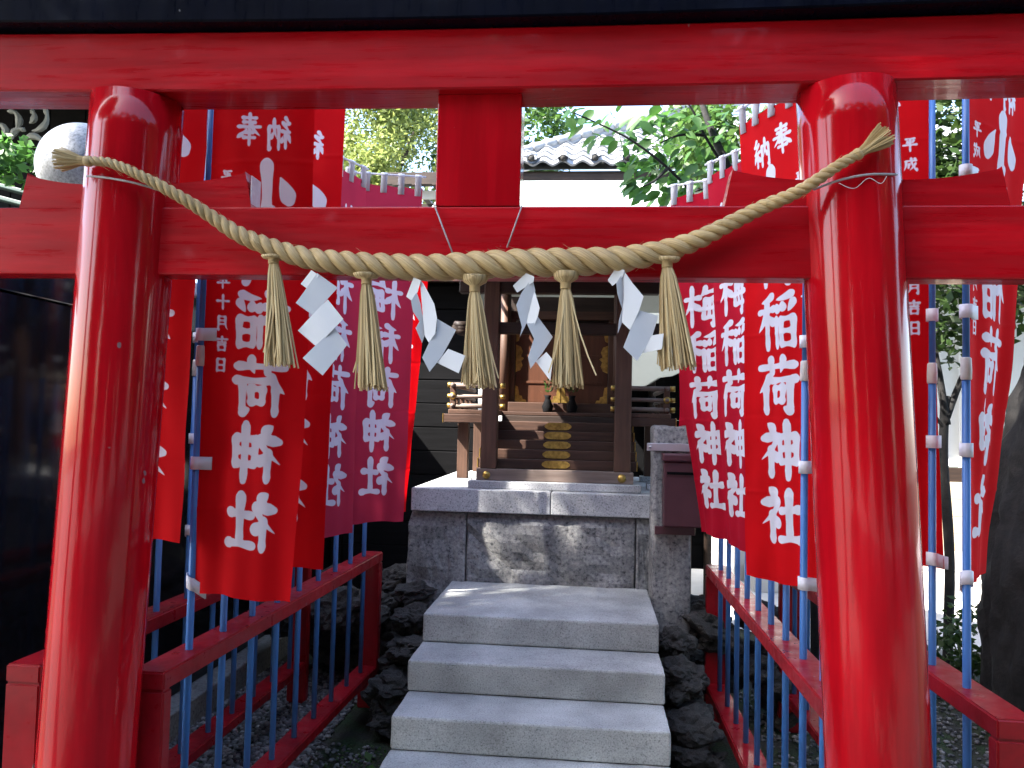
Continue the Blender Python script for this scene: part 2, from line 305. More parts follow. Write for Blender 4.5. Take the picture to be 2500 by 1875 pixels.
for ti, (a_, b_, wd) in enumerate(TS):
    A = at(*a_, -.055); B = at(*b_, -.06)
    # the rope axis above the tie
    j = min(range(len(path)), key=lambda i: abs(path[i].x - A.x)); rope_c = path[j]
    tb = link('tassel', None, None, ROPE); tb.location = A - RO; tb.empty_display_size = .05
    d = B - A; lst = []
    for i in range(105):
        a = random.uniform(0, 2 * math.pi); q = math.sqrt(random.random()); off = Vector((math.cos(a), math.sin(a) * .7, 0)) * q
        l = random.uniform(.95, 1.02); wob = Vector((random.gauss(0, .004), random.gauss(0, .004), 0))
        if i > 100: wob = Vector((random.choice((-1, 1)) * random.uniform(.015, .035), -.01, 0)); l = random.uniform(.8, .95)
        P = []
        for t in (0, .12, .3, .55, .8, 1.0):
            P.append(d * t * l + off * (.011 + (wd - .011) * (t ** .62)) + wob * t * t * 1.5 + Vector((0, 0, -.004 * q)) )
        lst.append((P, [.0024, .0024, .0025, .0026, .0026, .0024]))
    V, Fc, U = multi_tubes(lst, 4); link('straw_bundle', me_from('straw_bundle', V, Fc, False, U), 'straw_loose', tb)
    lst = []
    up = rope_c - A
    for i in range(46):                              # straws running up from the tie and around the rope
        a = 2 * math.pi * i / 46; e = up + Vector((math.cos(a) * .036, math.sin(a) * (rad[j] * .9), -rad[j] * .70)); s0 = Vector((math.cos(a), math.sin(a), 0)) * .0105
        P = [s0 - Vector((0, 0, .006)), s0 * 1.1 + Vector((0, 0, .008)), s0.lerp(e, .55) + Vector((math.cos(a), math.sin(a), 0)) * .006, e]
        lst.append((P, .0028))
    V, Fc, U = multi_tubes(lst, 5); link('straw_collar', me_from('straw_collar', V, Fc, True, U), 'straw_loose', tb)
    hel = [Vector((math.cos(t) * .0135, math.sin(t) * .0135, -.010 + .020 * t / (2 * math.pi * 6))) for t in np.linspace(0, 2 * math.pi * 6, 110)]
    V, Fc, U = multi_tubes([(hel, .0019)], 5); link('tie_cord', me_from('tie_cord', V, Fc, True, U), 'straw_loose', tb)

# paper streamers: folded panels, each a thin sheet with its own tilt
def shide(label, panels, zx, zy, sc):
    pc = at(zx + panels[0][0][0] / sc, zy + panels[0][0][1] / sc, -.06)
    r = thing('paper_streamer', label, 'paper streamer', pc, 'white folded paper streamers on the rope')
    for k, (pl, ys) in enumerate([(p, None) for p in panels]):
        bm = bmesh.new(); y0 = -.066 - .004 * k
        n_ = len(pl); cx = sum(p[0] for p in pl) / n_; ww = max(p[0] for p in pl) - min(p[0] for p in pl)
        vs_ = [bm.verts.new(at(zx + p[0] / sc, zy + p[1] / sc, y0 + .020 * ((p[0] - cx) / ww) * (1 if k % 2 else -1)) - pc) for p in pl]
        f = bm.faces.new(vs_); bmesh.ops.triangulate(bm, faces=[f]); bmesh.ops.subdivide_edges(bm, edges=bm.edges[:], cuts=4, use_grid_fill=True)
        for v_ in bm.verts: v_.co.y += .0025 * math.sin(v_.co.x * 38 + k * 2 + v_.co.z * 16)
        o = link('paper_panel', me_bm('paper_panel', bm, False), 'paper', r); sm = o.modifiers.new('thickness', 'SOLIDIFY'); sm.thickness = .0007
shide('flat white zigzag paper streamer hanging between the first two tassels beside the red banners', [[(200, 102), (260, 22), (305, 52), (240, 132)], [(296, 40), (415, 125), (270, 285), (170, 212)], [(356, 192), (445, 305), (293, 467), (182, 372)], [(394, 354), (467, 455), (328, 632), (212, 532)]], 650, 650, 2.37)
shide('white paper streamer twisted open with a hole, hanging before the dark wall', [[(-25, 235), (30, 85), (88, 108), (60, 200), (15, 265)], [(10, 265), (55, 200), (85, 290), (95, 360), (130, 480), (95, 592), (45, 478), (75, 425), (25, 350)], [(80, 105), (105, 130), (190, 290), (212, 400), (200, 520), (150, 590), (120, 540), (132, 430), (130, 360), (130, 240)], [(212, 405), (360, 492), (250, 690), (155, 815), (98, 705), (150, 588), (205, 500)], [(300, 638), (430, 690), (380, 826), (212, 745)]], 1000, 650, 3.16)
shide('narrow white paper streamer curling in front of the shrine door', [[(798, 152), (895, 50), (962, 80), (955, 120), (830, 203)], [(860, 210), (945, 85), (970, 190), (920, 400), (850, 545), (866, 470), (822, 300)], [(965, 190), (1004, 322), (990, 388), (955, 480), (903, 440), (915, 380)], [(988, 388), (1104, 545), (1020, 675), (932, 792), (915, 700), (960, 560), (903, 440), (950, 440)], [(1056, 662), (1105, 722), (1085, 882), (974, 735)]], 1000, 650, 3.16)
shide('white paper streamer spreading in front of the right hand shrine post', [[(1528, 108), (1598, 2), (1660, 30), (1640, 90), (1565, 152)], [(1595, 130), (1648, 40), (1655, 200), (1640, 430), (1605, 518), (1615, 420), (1640, 330), (1603, 215)], [(1650, 30), (1720, 130), (1806, 232), (1770, 345), (1700, 492), (1636, 430), (1652, 250)], [(1772, 338), (1920, 384), (1865, 560), (1755, 732), (1648, 626), (1704, 486)], [(1868, 535), (1960, 520), (1945, 640), (1800, 670)]], 1000, 650, 3.16)
# strings holding the rope, cords round the pillars
for a_, b_, lb in (((1060, 500), (1108, 626), 'thin grey string tied from the strut foot down to the rope, slack one'), ((1274, 503), (1238, 604), 'thin grey string from the strut foot to the rope, steeper short one')):
    P = [at(a_[0], a_[1], .0), at(a_[0], a_[1], -.006), at((a_[0] + b_[0]) / 2, (a_[1] + b_[1]) / 2, -.012), at(b_[0], b_[1], -.03)]
    tag(tube('hanging_string', P, .0024, 'string', None, 6), lb, 'string')
for pxs, lb, m2 in (([(212, 430), (260, 434), (330, 447), (400, 468)], 'grey cord looped round the pillar below the frayed rope end', 0), ([(1985, 463), (2050, 440), (2120, 426), (2190, 426)], 'pale cord looped round the pillar by the stone post side of the path', 0)):
    P = [at(q[0], q[1], -.105 if 0 < i < 3 else -.07) for i, q in enumerate(pxs)]
    tag(tube('pillar_cord', catmull(P, 6), .0032, 'string', None, 6), lb, 'cord')
P = catmull([at(q[0], q[1], -.11) for q in ((2048, 447), (2085, 460), (2120, 435), (2150, 448), (2165, 430))], 8); tag(tube('loose_thread', P, .0008, 'paper', None, 5), 'fine loose thread curling from the pale pillar cord', 'thread')

# ------------------------------------------------------------------ banner lettering (brush strokes -> distance field over the cloth)
G = {}
def g(ch, r, *strokes): G[ch] = (r, strokes)
SHI = [('d', (.20, .03), (.30, .10), (.36, .15)), ('t', (.08, .31), (.30, .27), (.44, .26), (.32, .45), (.05, .70)), ('v', (.27, .48), (.265, .98)), ('e', (.29, .50), (.45, .68))]
g('社', .062, *SHI, ('v', (.73, .06), (.715, .90)), ('h', (.52, .42), (.75, .39), (.95, .37)), ('h', (.46, .93), (.75, .90), (1.0, .91)))
g('神', .058, *SHI, ('v', (.52, .25), (.535, .73)), ('h', (.52, .27), (.92, .24)), ('v', (.925, .24), (.91, .73)), ('h', (.53, .48), (.91, .46)), ('h', (.53, .71), (.91, .69)), ('v', (.73, .0), (.72, 1.0)))
g('荷', .056, ('h', (.04, .18), (.5, .155), (.96, .14)), ('v', (.32, .02), (.36, .28)), ('t', (.68, .0), (.66, .15), (.61, .28)), ('t', (.30, .32), (.20, .48), (.03, .64)), ('v', (.19, .52), (.19, 1.0)), ('h', (.32, .42), (.98, .39)), ('v', (.83, .42), (.825, .97)), ('t', (.825, .97), (.69, .90)), ('v', (.43, .55), (.445, .80)), ('h', (.43, .56), (.67, .54)), ('v', (.67, .54), (.655, .79)), ('h', (.44, .79), (.66, .775)))
g('稲', .05, ('t', (.42, .02), (.28, .10), (.10, .14)), ('h', (.02, .31), (.47, .27)), ('v', (.26, .11), (.255, 1.0)), ('t', (.25, .34), (.16, .50), (.01, .68)), ('e', (.29, .38), (.44, .55)), ('t', (.94, .02), (.75, .09), (.52, .12)), ('d', (.53, .20), (.58, .32)), ('d', (.70, .17), (.72, .29)), ('t', (.96, .16), (.84, .35)), ('v', (.53, .46), (.535, .98)), ('v', (.67, .47), (.67, .96)), ('h', (.67, .49), (.95, .46)), ('v', (.95, .46), (.94, .97)), ('h', (.67, .70), (.94, .69)), ('h', (.67, .94), (.94, .93)))
g('梅', .05, ('h', (.01, .31), (.45, .27)), ('v', (.24, .0), (.235, 1.0)), ('t', (.23, .34), (.15, .52), (.0, .70)), ('e', (.27, .38), (.42, .57)), ('t', (.62, .0), (.56, .14), (.47, .25)), ('h', (.56, .15), (.96, .11)), ('v', (.60, .31), (.53, .80)), ('h', (.60, .33), (.90, .30)), ('v', (.90, .30), (.86, .99)), ('t', (.86, .99), (.75, .92)), ('h', (.43, .58), (1.0, .53)), ('h', (.53, .80), (.93, .77)), ('v', (.73, .34), (.70, .78)))
g('小', .085, ('v', (.52, .02), (.50, .5), (.51, .93)), ('t', (.51, .93), (.34, .84)), ('d', (.24, .30), (.14, .52), (.05, .72)), ('d', (.76, .30), (.86, .48), (.95, .70)))
g('奉', .055, ('h', (.20, .15), (.80, .12)), ('h', (.25, .29), (.77, .26)), ('h', (.03, .44), (.97, .40)), ('v', (.5, .0), (.49, .42)), ('t', (.45, .3), (.32, .52), (.02, .74)), ('e', (.56, .42), (.72, .58), (.98, .74)), ('h', (.33, .61), (.67, .59)), ('h', (.26, .77), (.75, .75)), ('v', (.5, .50), (.5, 1.0)))
g('納', .055, ('t', (.26, .0), (.08, .20)), ('v', (.08, .20), (.26, .23)), ('t', (.38, .14), (.07, .47)), ('h', (.07, .47), (.40, .42)), ('v', (.24, .46), (.24, .96)), ('t', (.12, .58), (.03, .82)), ('e', (.34, .56), (.43, .77)), ('v', (.54, .26), (.54, .99)), ('h', (.54, .28), (.95, .25)), ('v', (.95, .25), (.94, .97)), ('t', (.94, .97), (.83, .90)), ('t', (.74, .02), (.73, .36), (.60, .68)), ('e', (.74, .40), (.88, .64)))
g('平', .07, ('h', (.18, .12), (.82, .09)), ('d', (.27, .23), (.37, .40)), ('t', (.75, .22), (.63, .41)), ('h', (.03, .55), (.97, .52)), ('v', (.5, .11), (.5, 1)))
g('成', .065, ('h', (.15, .25), (.92, .21)), ('t', (.21, .25), (.18, .62), (.03, .97)), ('h', (.2, .48), (.42, .47)), ('v', (.42, .47), (.36, .76)), ('v', (.54, .02), (.64, .52), (.92, .95)), ('t', (.92, .95), (.96, .74)), ('t', (.86, .40), (.66, .70), (.43, .92)), ('d', (.72, .04), (.84, .13)))
g('二', .075, ('h', (.2, .27), (.8, .23)), ('h', (.03, .82), (.97, .78))); g('十', .075, ('h', (.03, .46), (.97, .42)), ('v', (.5, .02), (.5, 1)))
g('四', .065, ('v', (.1, .2), (.13, .85)), ('h', (.1, .2), (.9, .17)), ('v', (.9, .17), (.87, .85)), ('h', (.12, .81), (.88, .79)), ('t', (.38, .2), (.27, .57)), ('v', (.62, .2), (.62, .5), (.8, .53)))
g('年', .065, ('t', (.32, .0), (.10, .27)), ('h', (.25, .18), (.86, .15)), ('h', (.3, .39), (.8, .36)), ('v', (.29, .38), (.3, .62)), ('h', (.02, .64), (.98, .61)), ('v', (.56, .16), (.55, 1)))
g('月', .07, ('t', (.28, .05), (.27, .62), (.08, .99)), ('h', (.28, .07), (.8, .05)), ('v', (.8, .05), (.8, .97)), ('t', (.8, .97), (.66, .9)), ('h', (.28, .34), (.8, .32)), ('h', (.28, .59), (.8, .57)))
g('吉', .07, ('h', (.08, .19), (.92, .16)), ('v', (.5, .0), (.5, .4)), ('h', (.2, .41), (.8, .39)), ('v', (.25, .57), (.27, .97)), ('h', (.25, .58), (.77, .56)), ('v', (.77, .56), (.74, .97)), ('h', (.27, .92), (.74, .91)))
g('日', .075, ('v', (.25, .08), (.25, .94)), ('h', (.25, .1), (.77, .08)), ('v', (.77, .08), (.77, .94)), ('h', (.25, .5), (.77, .49)), ('h', (.25, .88), (.77, .87)))
PROFILE = {'h': [(0, .85), (.08, 1.0), (.45, .66), (.8, .92), (.93, 1.28), (1, .85)], 'v': [(0, .85), (.07, 1.26), (.3, .98), (.7, .86), (.9, 1.04), (1, .72)], 't': [(0, .75), (.1, 1.28), (.4, 1.02), (.75, .6), (1, .08)], 'd': [(0, .15), (.45, 1.0), (.78, 1.42), (1, .9)], 'e': [(0, .25), (.4, .75), (.8, 1.45), (1, .55)]}
def stroke_segments(ch, x, y, sx, sy, rs):
    r0, strokes = G[ch]; segs = []
    for st in strokes:
        P = [np.array(p) for p in st[1:]]
        if len(P) == 2: P = [P[0], (P[0] + P[1]) / 2, P[1]]
        Q = np.array(catmull(P, 6)); L = np.concatenate([[0], np.cumsum(np.linalg.norm(np.diff(Q, axis=0), axis=1))]); t = L / L[-1]
        pr = PROFILE[st[0]]; rr = np.interp(t, [p[0] for p in pr], [p[1] for p in pr]) * r0 * rs
        Q = Q * [sx, sy] + [x, y]
        segs += [(Q[i], Q[i + 1], rr[i], rr[i + 1]) for i in range(len(Q) - 1)]
    return segs
BW, BH = .38, 1.80
us = np.concatenate([np.linspace(0, .105, 30), np.linspace(.105, BW, 62)[1:]]); vsr = np.linspace(0, BH, 381)
UU, VV = np.meshgrid(us, vsr)                     # su measured from the pole edge, v down
def stamp(ink, ch, x, y, sx, sy, rs):
    segs = stroke_segments(ch, x, y, sx, sy, rs); gx = BW - UU
    mk = (gx > x - .03) & (gx < x + sx + .03) & (VV > y - .03) & (VV < y + sy + .03)
    px_, py_ = gx[mk], VV[mk]; d = np.full(px_.shape, .05)
    for a, b_, ra, rb in segs:
        ab = b_ - a; t = np.clip(((px_ - a[0]) * ab[0] + (py_ - a[1]) * ab[1]) / (ab @ ab + 1e-12), 0, 1)
        d = np.minimum(d, np.hypot(px_ - a[0] - t * ab[0], py_ - a[1] - t * ab[1]) - (ra + t * (rb - ra)))
    ink[mk] = np.minimum(ink[mk], d)
INK = []
for top, start, pitch, hgt, sy0 in ((.148, .322, .2250, .192, .345), (.082, .232, .2425, .208, .285), (.142, .262, .2375, .204, .305)):
    ink = np.full(UU.shape, .05)
    stamp(ink, '奉', .195, top, .092, .112, .112); stamp(ink, '納', .078, top + .022, .092, .112, .112)
    for k, ch in enumerate('小梅稲荷神社'): stamp(ink, ch, .068, start + k * pitch, .196, hgt, .256)
    for k, ch in enumerate('平成二十四年十月吉日'): stamp(ink, ch, .292, sy0 + k * .0725, .048, .050, .054)
    INK.append(ink)
def ang(keys, v):
    return np.radians(np.interp(v, [k[0] for k in keys], [k[1] for k in keys]))
def smooth_keys(keys):
    vv = np.linspace(0, BH, 200); a = np.interp(vv, [k[0] for k in keys], [k[1] for k in keys]); k_ = np.ones(41) / 41
    a = np.convolve(np.pad(a, 20, 'edge'), k_, 'valid'); return list(zip(vv, a))
ZT = 2.93
def banner(px_, py_, keys, material, label, seed, dz=0., amp=.012, shift=(0, 0), gap=.012, group='red nobori banners lining the path'):
    keys = smooth_keys(keys); th = ang(keys, VV)
    r = thing('nobori_banner', label, 'banner', (px_, py_, ZT + dz - BH), group)
    rn = np.random.default_rng(seed); p1, p2, p3 = rn.uniform(0, 6.28, 3)
    fall = (VV / BH); free = (UU / BW)
    wv = amp * ((.35 + .65 * fall) * (np.sin(UU * 26 + p1 + VV * 1.3) * .8 * (.3 + free) + .5 * np.sin(UU * 55 + p2 - VV * 2.1) * (.2 + .8 * fall)) + .7 * free * np.sin(VV * 3.1 + p3) * np.minimum(1, fall * 4))
    wv += .0022 * np.sin(VV * 17 + UU * 9 + p3) * np.sin(UU * 13 + p1)
    for q_ in range(1, 6):
        vk = .30 * q_ + rn.uniform(-.03, .03); wv += rn.choice((-1, 1)) * rn.uniform(.0012, .0026) * np.exp(-((VV - vk - .01 * np.sin(UU * 9 + p1)) / .008) ** 2)
    wv += .0035 * np.sin(UU * 40 - VV * 9 + p2) * np.exp(-((VV - 1.45) / .25) ** 2) * np.sin(VV * 7 + p1)
    sh = np.clip(VV / BH, 0, 1) ** (.8 if seed == 8 else 1.5)
    s = gap + UU * (1 - .010 * np.sin(UU * 26 + p1) ** 2)
    X = s * np.cos(th) - wv * np.sin(th) + shift[0] * sh; Y = s * np.sin(th) + wv * np.cos(th) + shift[1] * sh
    sag = .006 * np.sin(UU / BW * math.pi * 4) ** 2 * np.exp(-VV * 25) + .012 * free * np.exp(-VV * 3) - .004 * np.sin(UU * 21 + p2) * (VV / BH) ** 8
    Z = BH - VV - sag
    nv, nu = UU.shape; co = np.stack([X, Y, Z], -1).reshape(-1, 3)
    idx = np.arange(nv * nu).reshape(nv, nu); q = np.stack([idx[:-1, :-1], idx[1:, :-1], idx[1:, 1:], idx[:-1, 1:]], -1).reshape(-1, 4)
    me = bpy.data.meshes.new('cloth'); me.vertices.add(len(co)); me.vertices.foreach_set('co', co.ravel()); me.loops.add(q.size); me.loops.foreach_set('vertex_index', q.ravel())
    me.polygons.add(len(q)); me.polygons.foreach_set('loop_start', np.arange(0, q.size, 4)); me.polygons.foreach_set('use_smooth', np.ones(len(q), bool)); me.update(calc_edges=True)
    at_ = me.attributes.new('ink', 'FLOAT', 'POINT'); at_.data.foreach_set('value', INK[0 if seed in (1, 2, 6) else 2 if seed in (3, 4, 9, 10, 11) else 1].ravel())
    l = me.uv_layers.new(name='UVMap'); uvv = np.stack([UU, VV], -1).reshape(-1, 2); l.data.foreach_set('uv', uvv[q.ravel()].ravel())
    link('cloth', me, material, r)
    def loop(cx, cy, cz, ex, ey, ez, axis, ht=.022, rad_=.0185):
        # flat tape loop round a pole (axis z) or crossbar, ending on the cloth
        d = Vector((ex - cx, ey - cy, ez - cz)); dl = d.length; d.normalize(); a = Vector((0, 0, 1)) if axis == 'z' else axis; n_ = a.cross(d).normalized()
        prof = [(dl + .04, .0018)]; prof += [(math.cos(t) * rad_, math.sin(t) * rad_) for t in np.linspace(.5, 2 * math.pi - .5, 18)]; prof += [(dl + .04, -.0018)]
        vv_ = []; 
        for u_, w_ in prof:
            for hgt in (-ht, ht): vv_.append(Vector((cx, cy, cz)) + d * u_ + n_ * w_ + a * hgt)
        fs = [(2 * i, 2 * i + 1, 2 * i + 3, 2 * i + 2) for i in range(len(prof) - 1)]
        o = link('tab', me_from('tab', vv_, fs, True), 'tape', r); sm = o.modifiers.new('thickness', 'SOLIDIFY'); sm.thickness = .0012
    for v in (.035, .47, .92, 1.36, 1.765):
        t = float(ang(keys, v)); i = int(v / BH * (nv - 1)); e = Vector(co[idx[i, 0]]); loop(0, 0, e.z, e.x + .008 * math.cos(t), e.y + .008 * math.sin(t), e.z - .012 * (v > 1.7), 'z')
    tt = float(ang(keys, 0)); dv = Vector((math.cos(tt), math.sin(tt), 0))
    for k in range(5):
        i = int((.05 + k * .225) * (nu - 1)); e = Vector(co[idx[0, i]]); loop(dv.x * (gap + us[i]), dv.y * (gap + us[i]), BH + .05, e.x, e.y, e.z, dv, .017, .009)
    return r, dv
POLES = {}
def pole(px_, py_, row, k, cross=None, top=ZT + .085):
    nm = ('first second third fourth fifth sixth seventh eighth ninth').split()[k]
    r = thing('banner_pole', f'blue banner pole, {nm} from the gate in the {row} fence', 'pole', (px_, py_, .2), 'blue poles standing in the red fences')
    zs = lambda z: z - .2
    link('lower_tube', me_from('lower_tube', *tube_data([(0, 0, 0), (0, 0, zs(1.895))], .0125, 14)[:2], True), 'pole_blue', r)
    link('upper_tube', me_from('upper_tube', *tube_data([(0, 0, zs(1.93)), (0, 0, zs(top))], .0108, 14)[:2], True), 'pole_blue', r)
    link('collar', me_from('collar', *tube_data([(0, 0, zs(z)) for z in (1.872, 1.876, 1.905, 1.94, 1.944)], [.0145, .0165, .0170, .0155, .0125], 18)[:2], True), 'pole_collar', r)
    link('cap', me_from('cap', *tube_data([(0, 0, zs(z)) for z in (top - .03, top - .028, top, top + .012)], [.012, .0145, .0145, .011], 14)[:2], True), 'pole_collar', r)
    if cross is not None:
        link('crossbar', me_from('crossbar', *tube_data([Vector((0, 0, zs(ZT + .05 + cross[1]))) - cross[0] * .02, Vector((0, 0, zs(ZT + .05 + cross[1]))) + cross[0] * (BW + .03)], .0055, 10)[:2], True), 'tape', r)
    return r
YS = [.371 + i * .2418 for i in range(9)]
rows = {'inner left': [(-1.34 + i * .0071, YS[i]) for i in range(9)], 'outer left': [(-1.735 + i * .004, YS[i]) for i in range(9)],
        'inner right': [(.750 - i * .002, .392 + i * .2415) for i in range(9)], 'outer right': [(1.185 - i * .006, .399 + i * .243) for i in range(9)]}
BN = [('inner left', 0, [(0, -8), (.6, -6), (1.2, -4), (1.8, -14)], 'banner_red', 'bright red banner with bold white letters, first of the inner left row', 1, -.03, .010, (0, 0)),
      ('inner left', 1, [(0, 6), (1.2, -6), (1.8, -8)], 'banner_red', 'bright red banner mostly hidden behind the first banner of the left inner row', 2, .03, .009, (0, 0)),
      ('inner left', 4, [(0, 68), (1.8, 71)], 'banner_faded', 'faded pink banner turned edgewise between the bright red ones and the wider pink one', 3, .0, .010, (0, 0)),
      ('inner left', 6, [(0, 12), (.5, 34), (1.8, 44)], 'banner_faded', 'faded pink banner hanging broadside near the shrine on the left', 4, .02, .008, (0, 0)),
      ('inner left', 8, [(0, 40), (.6, 51), (1.8, 68)], 'banner_red', 'red banner behind the wide pink one, last pole before the shrine on the left', 5, .0, .009, (0, 0)),
      ('outer left', 0, [(0, 3), (1.2, -10), (1.8, -12)], 'banner_red', 'red banner seen as a strip beside the left pillar, outer row', 6, .15, .010, (0, 0)),
      ('outer left', 3, [(0, 60), (1.2, 66), (1.8, 72)], 'banner_crimson', 'dark crimson banner behind the blue pole, outer left row', 7, .03, .010, (0, 0)),
      ('inner right', 1, [(0, 117), (.5, 119), (1.0, 125), (1.8, 128)], 'banner_red', 'red banner with white brush letters hanging just behind the right pillar', 8, .0, .012, (.115, .015)),
      ('inner right', 4, [(0, 120), (.6, 114), (1.8, 101)], 'banner_crimson', 'crimson banner with sunlit lettering, second of the right inner row', 9, .01, .014, (0, 0)),
      ('inner right', 6, [(0, 150), (1.0, 131), (1.8, 112)], 'banner_crimson', 'crimson banner in folds, third of the right inner row', 10, .0, .018, (0, 0)),
      ('inner right', 8, [(0, 134), (1.2, 119), (1.8, 126)], 'banner_crimson', 'crimson banner beside the granite post, last of the right inner row', 11, .0, .016, (0, 0)),
      ('outer right', 1, [(0, 172), (.9, 176), (1.8, 160)], 'banner_red', 'red banner left of its blue pole beyond the right pillar', 12, .10, .010, (.065, .03)),
      ('outer right', 0, [(0, 36), (1.0, 44), (1.6, 58), (1.8, 62)], 'banner_red', 'red banner turned edgewise in front of the dark tree trunk', 13, .08, .012, (0, 0))]
cross = {}
for row, k, keys, mt, lb, sd, dz, amp, sh in BN:
    p = rows[row][k]; r, dv = banner(p[0], p[1], keys, mt, lb, sd, dz, amp, sh); cross[(row, k)] = (dv, dz)
for row, P in rows.items():
    for k, p in enumerate(P): pole(p[0], p[1], row, k, cross.get((row, k)))

# ------------------------------------------------------------------ red fences the poles stand in
def fence(x0, x1, label):
    # x0 near end centre, x1 far end centre
    r = thing('pole_fence', label, 'fence', (x0, .12, 0), 'red steel fences holding the banner poles')
    def bar(name, z0, z1, ya=.12, yb=2.50, wd=.058):
        vs_ = []
        for y, xc in ((ya, x0 + (x1 - x0) * (ya - .12) / 2.38), (yb, x0 + (x1 - x0) * (yb - .12) / 2.38)):
            for x, z in ((-wd, z0), (wd, z0), (wd, z1), (-wd, z1)): vs_.append((xc + x - x0, y - .12, z))
        bm = bmesh.new(); V = [bm.verts.new(v) for v in vs_]
        for f in ((0, 1, 2, 3), (7, 6, 5, 4), (0, 4, 5, 1), (1, 5, 6, 2), (2, 6, 7, 3), (3, 7, 4, 0)): bm.faces.new([V[i] for i in f])
        bmesh.ops.recalc_face_normals(bm, faces=bm.faces[:]); bmesh.ops.bevel(bm, geom=bm.edges[:], offset=.006, segments=3, affect='EDGES')
        return link(name, me_bm(name, bm), 'fence_red', r)
    bar('top_rail', .852, .910); bar('bottom_rail', .200, .252, .172, 2.448, .056); bar('post', .0, .8515, .12, .171, .0575); bar('post', .0, .8515, 2.449, 2.50, .0575)
fence(-1.348, -1.279, 'red box rail fence beside the steps on the left of the path'); fence(-1.755, -1.71, 'red box rail fence of the outer left row by the black stone wall')
fence(.748, .732, 'red box rail fence beside the steps on the right of the path'); fence(1.20, 1.14, 'red box rail fence of the outer right row by the dark trunk')

# ------------------------------------------------------------------ stone steps and base
ST = thing('stone_steps', 'five pale granite steps climbing to the small shrine', 'steps', (-.235, 1.8, 0))
h, d_ = .1444, .318
def roughen(o, amt, sc=6, cuts=0):
    bm = bmesh.new(); bm.from_mesh(o.data)
    if cuts: bmesh.ops.subdivide_edges(bm, edges=bm.edges[:], cuts=cuts, use_grid_fill=True)
    bm.normal_update(); sd = random.random() * 50
    for v in bm.verts: v.co += v.normal * (noise.fractal(v.co * sc + Vector((sd, 0, 0)), 1.0, 2.0, 4) * amt)
    bm.to_mesh(o.data); bm.free()
for i in range(5):
    y0 = 1.811 - i * d_; y1 = 2.664 if i == 0 else y0 + d_ + .02
    o = box('step', -.828 - .003 * (i % 2), .357 + .003 * (i % 2), y0, y1, .722 - (i + 1) * h + (.002 if i < 4 else 0), .722 - i * h, 'granite_step', ST, .010); roughen(o, .0022, 16, 12)
SB = thing('granite_platform', 'split faced granite base with smooth coping slabs carrying the shrine', 'plinth', (-.35, 3.2, 0))
xs = [-1.092, -.744, .283, .40]
for i in range(3):
    o = box('base_block', xs[i] + .003, xs[i + 1] - .003, 2.672, 3.05, .30, 1.143, 'granite_rough', SB, .012); 
    bm = bmesh.new(); bm.from_mesh(o.data); bmesh.ops.subdivide_edges(bm, edges=bm.edges[:], cuts=14 if i == 1 else 9, use_grid_fill=True); sd = i * 9
    for v in bm.verts:
        e = min(v.co.z + 0 - .30, 1.143 - v.co.z); f = max(0, min(1, e / .05)); n_ = noise.fractal(v.co * 7 + Vector((sd, 0, 0)), .8, 2.1, 5)
        if v.co.y < 2.75 - 3.2: v.co.y -= f * (.022 + .03 * n_)
        if i == 0 and v.co.x < -1.06 + .35: v.co.x -= f * (.02 + .03 * n_)
    bm.to_mesh(o.data); bm.free()
box('base_block', -1.09, .62, 3.052, 4.3, .0, 1.14, 'granite_rough', SB, .01)
box('coping_slab', -1.086, -.231, 2.62, 4.3, 1.146, 1.284, 'granite', SB, .006); box('coping_slab', -.227, .62, 2.62, 4.3, 1.146, 1.282, 'granite', SB, .006)
box('coping_joint', -.2315, -.2265, 2.626, 4.2, 1.150, 1.277, 'lava', SB, 0)
box('plinth_slab', -.752, .315, 2.715, 2.95, 1.2845, 1.331, 'granite', SB, .004)
GP = thing('granite_post', 'rough granite post with a square head beside the shrine base', 'stone post', (.47, 2.45, 0))
o = box('shaft', .362, .585, 2.42, 2.64, .0, 1.70, 'granite_rough', GP, .02); roughen(o, .012, 9, 7)
BX = thing('letter_box', 'maroon metal box strapped to the granite post', 'box', (.52, 2.40, 1.2))
box('body', .415, .62, 2.30, 2.418, 1.14, 1.50, 'maroon_box', BX, .006); box('lid', .405, .63, 2.285, 2.418, 1.502, 1.545, 'maroon_box', BX, .008); box('slot', .43, .61, 2.293, 2.299, 1.43, 1.445, 'black_board', BX, 0)
box('strap', .325, .64, 2.405, 2.4175, 1.556, 1.60, 'steel', BX, .002); box('foot_strap', .375, .60, 2.39, 2.4185, 1.085, 1.13, 'maroon_box', BX, .003)
tube('bolt', [(.345, 2.403, 1.578), (.345, 2.397, 1.578)], .008, 'steel', BX, 10)

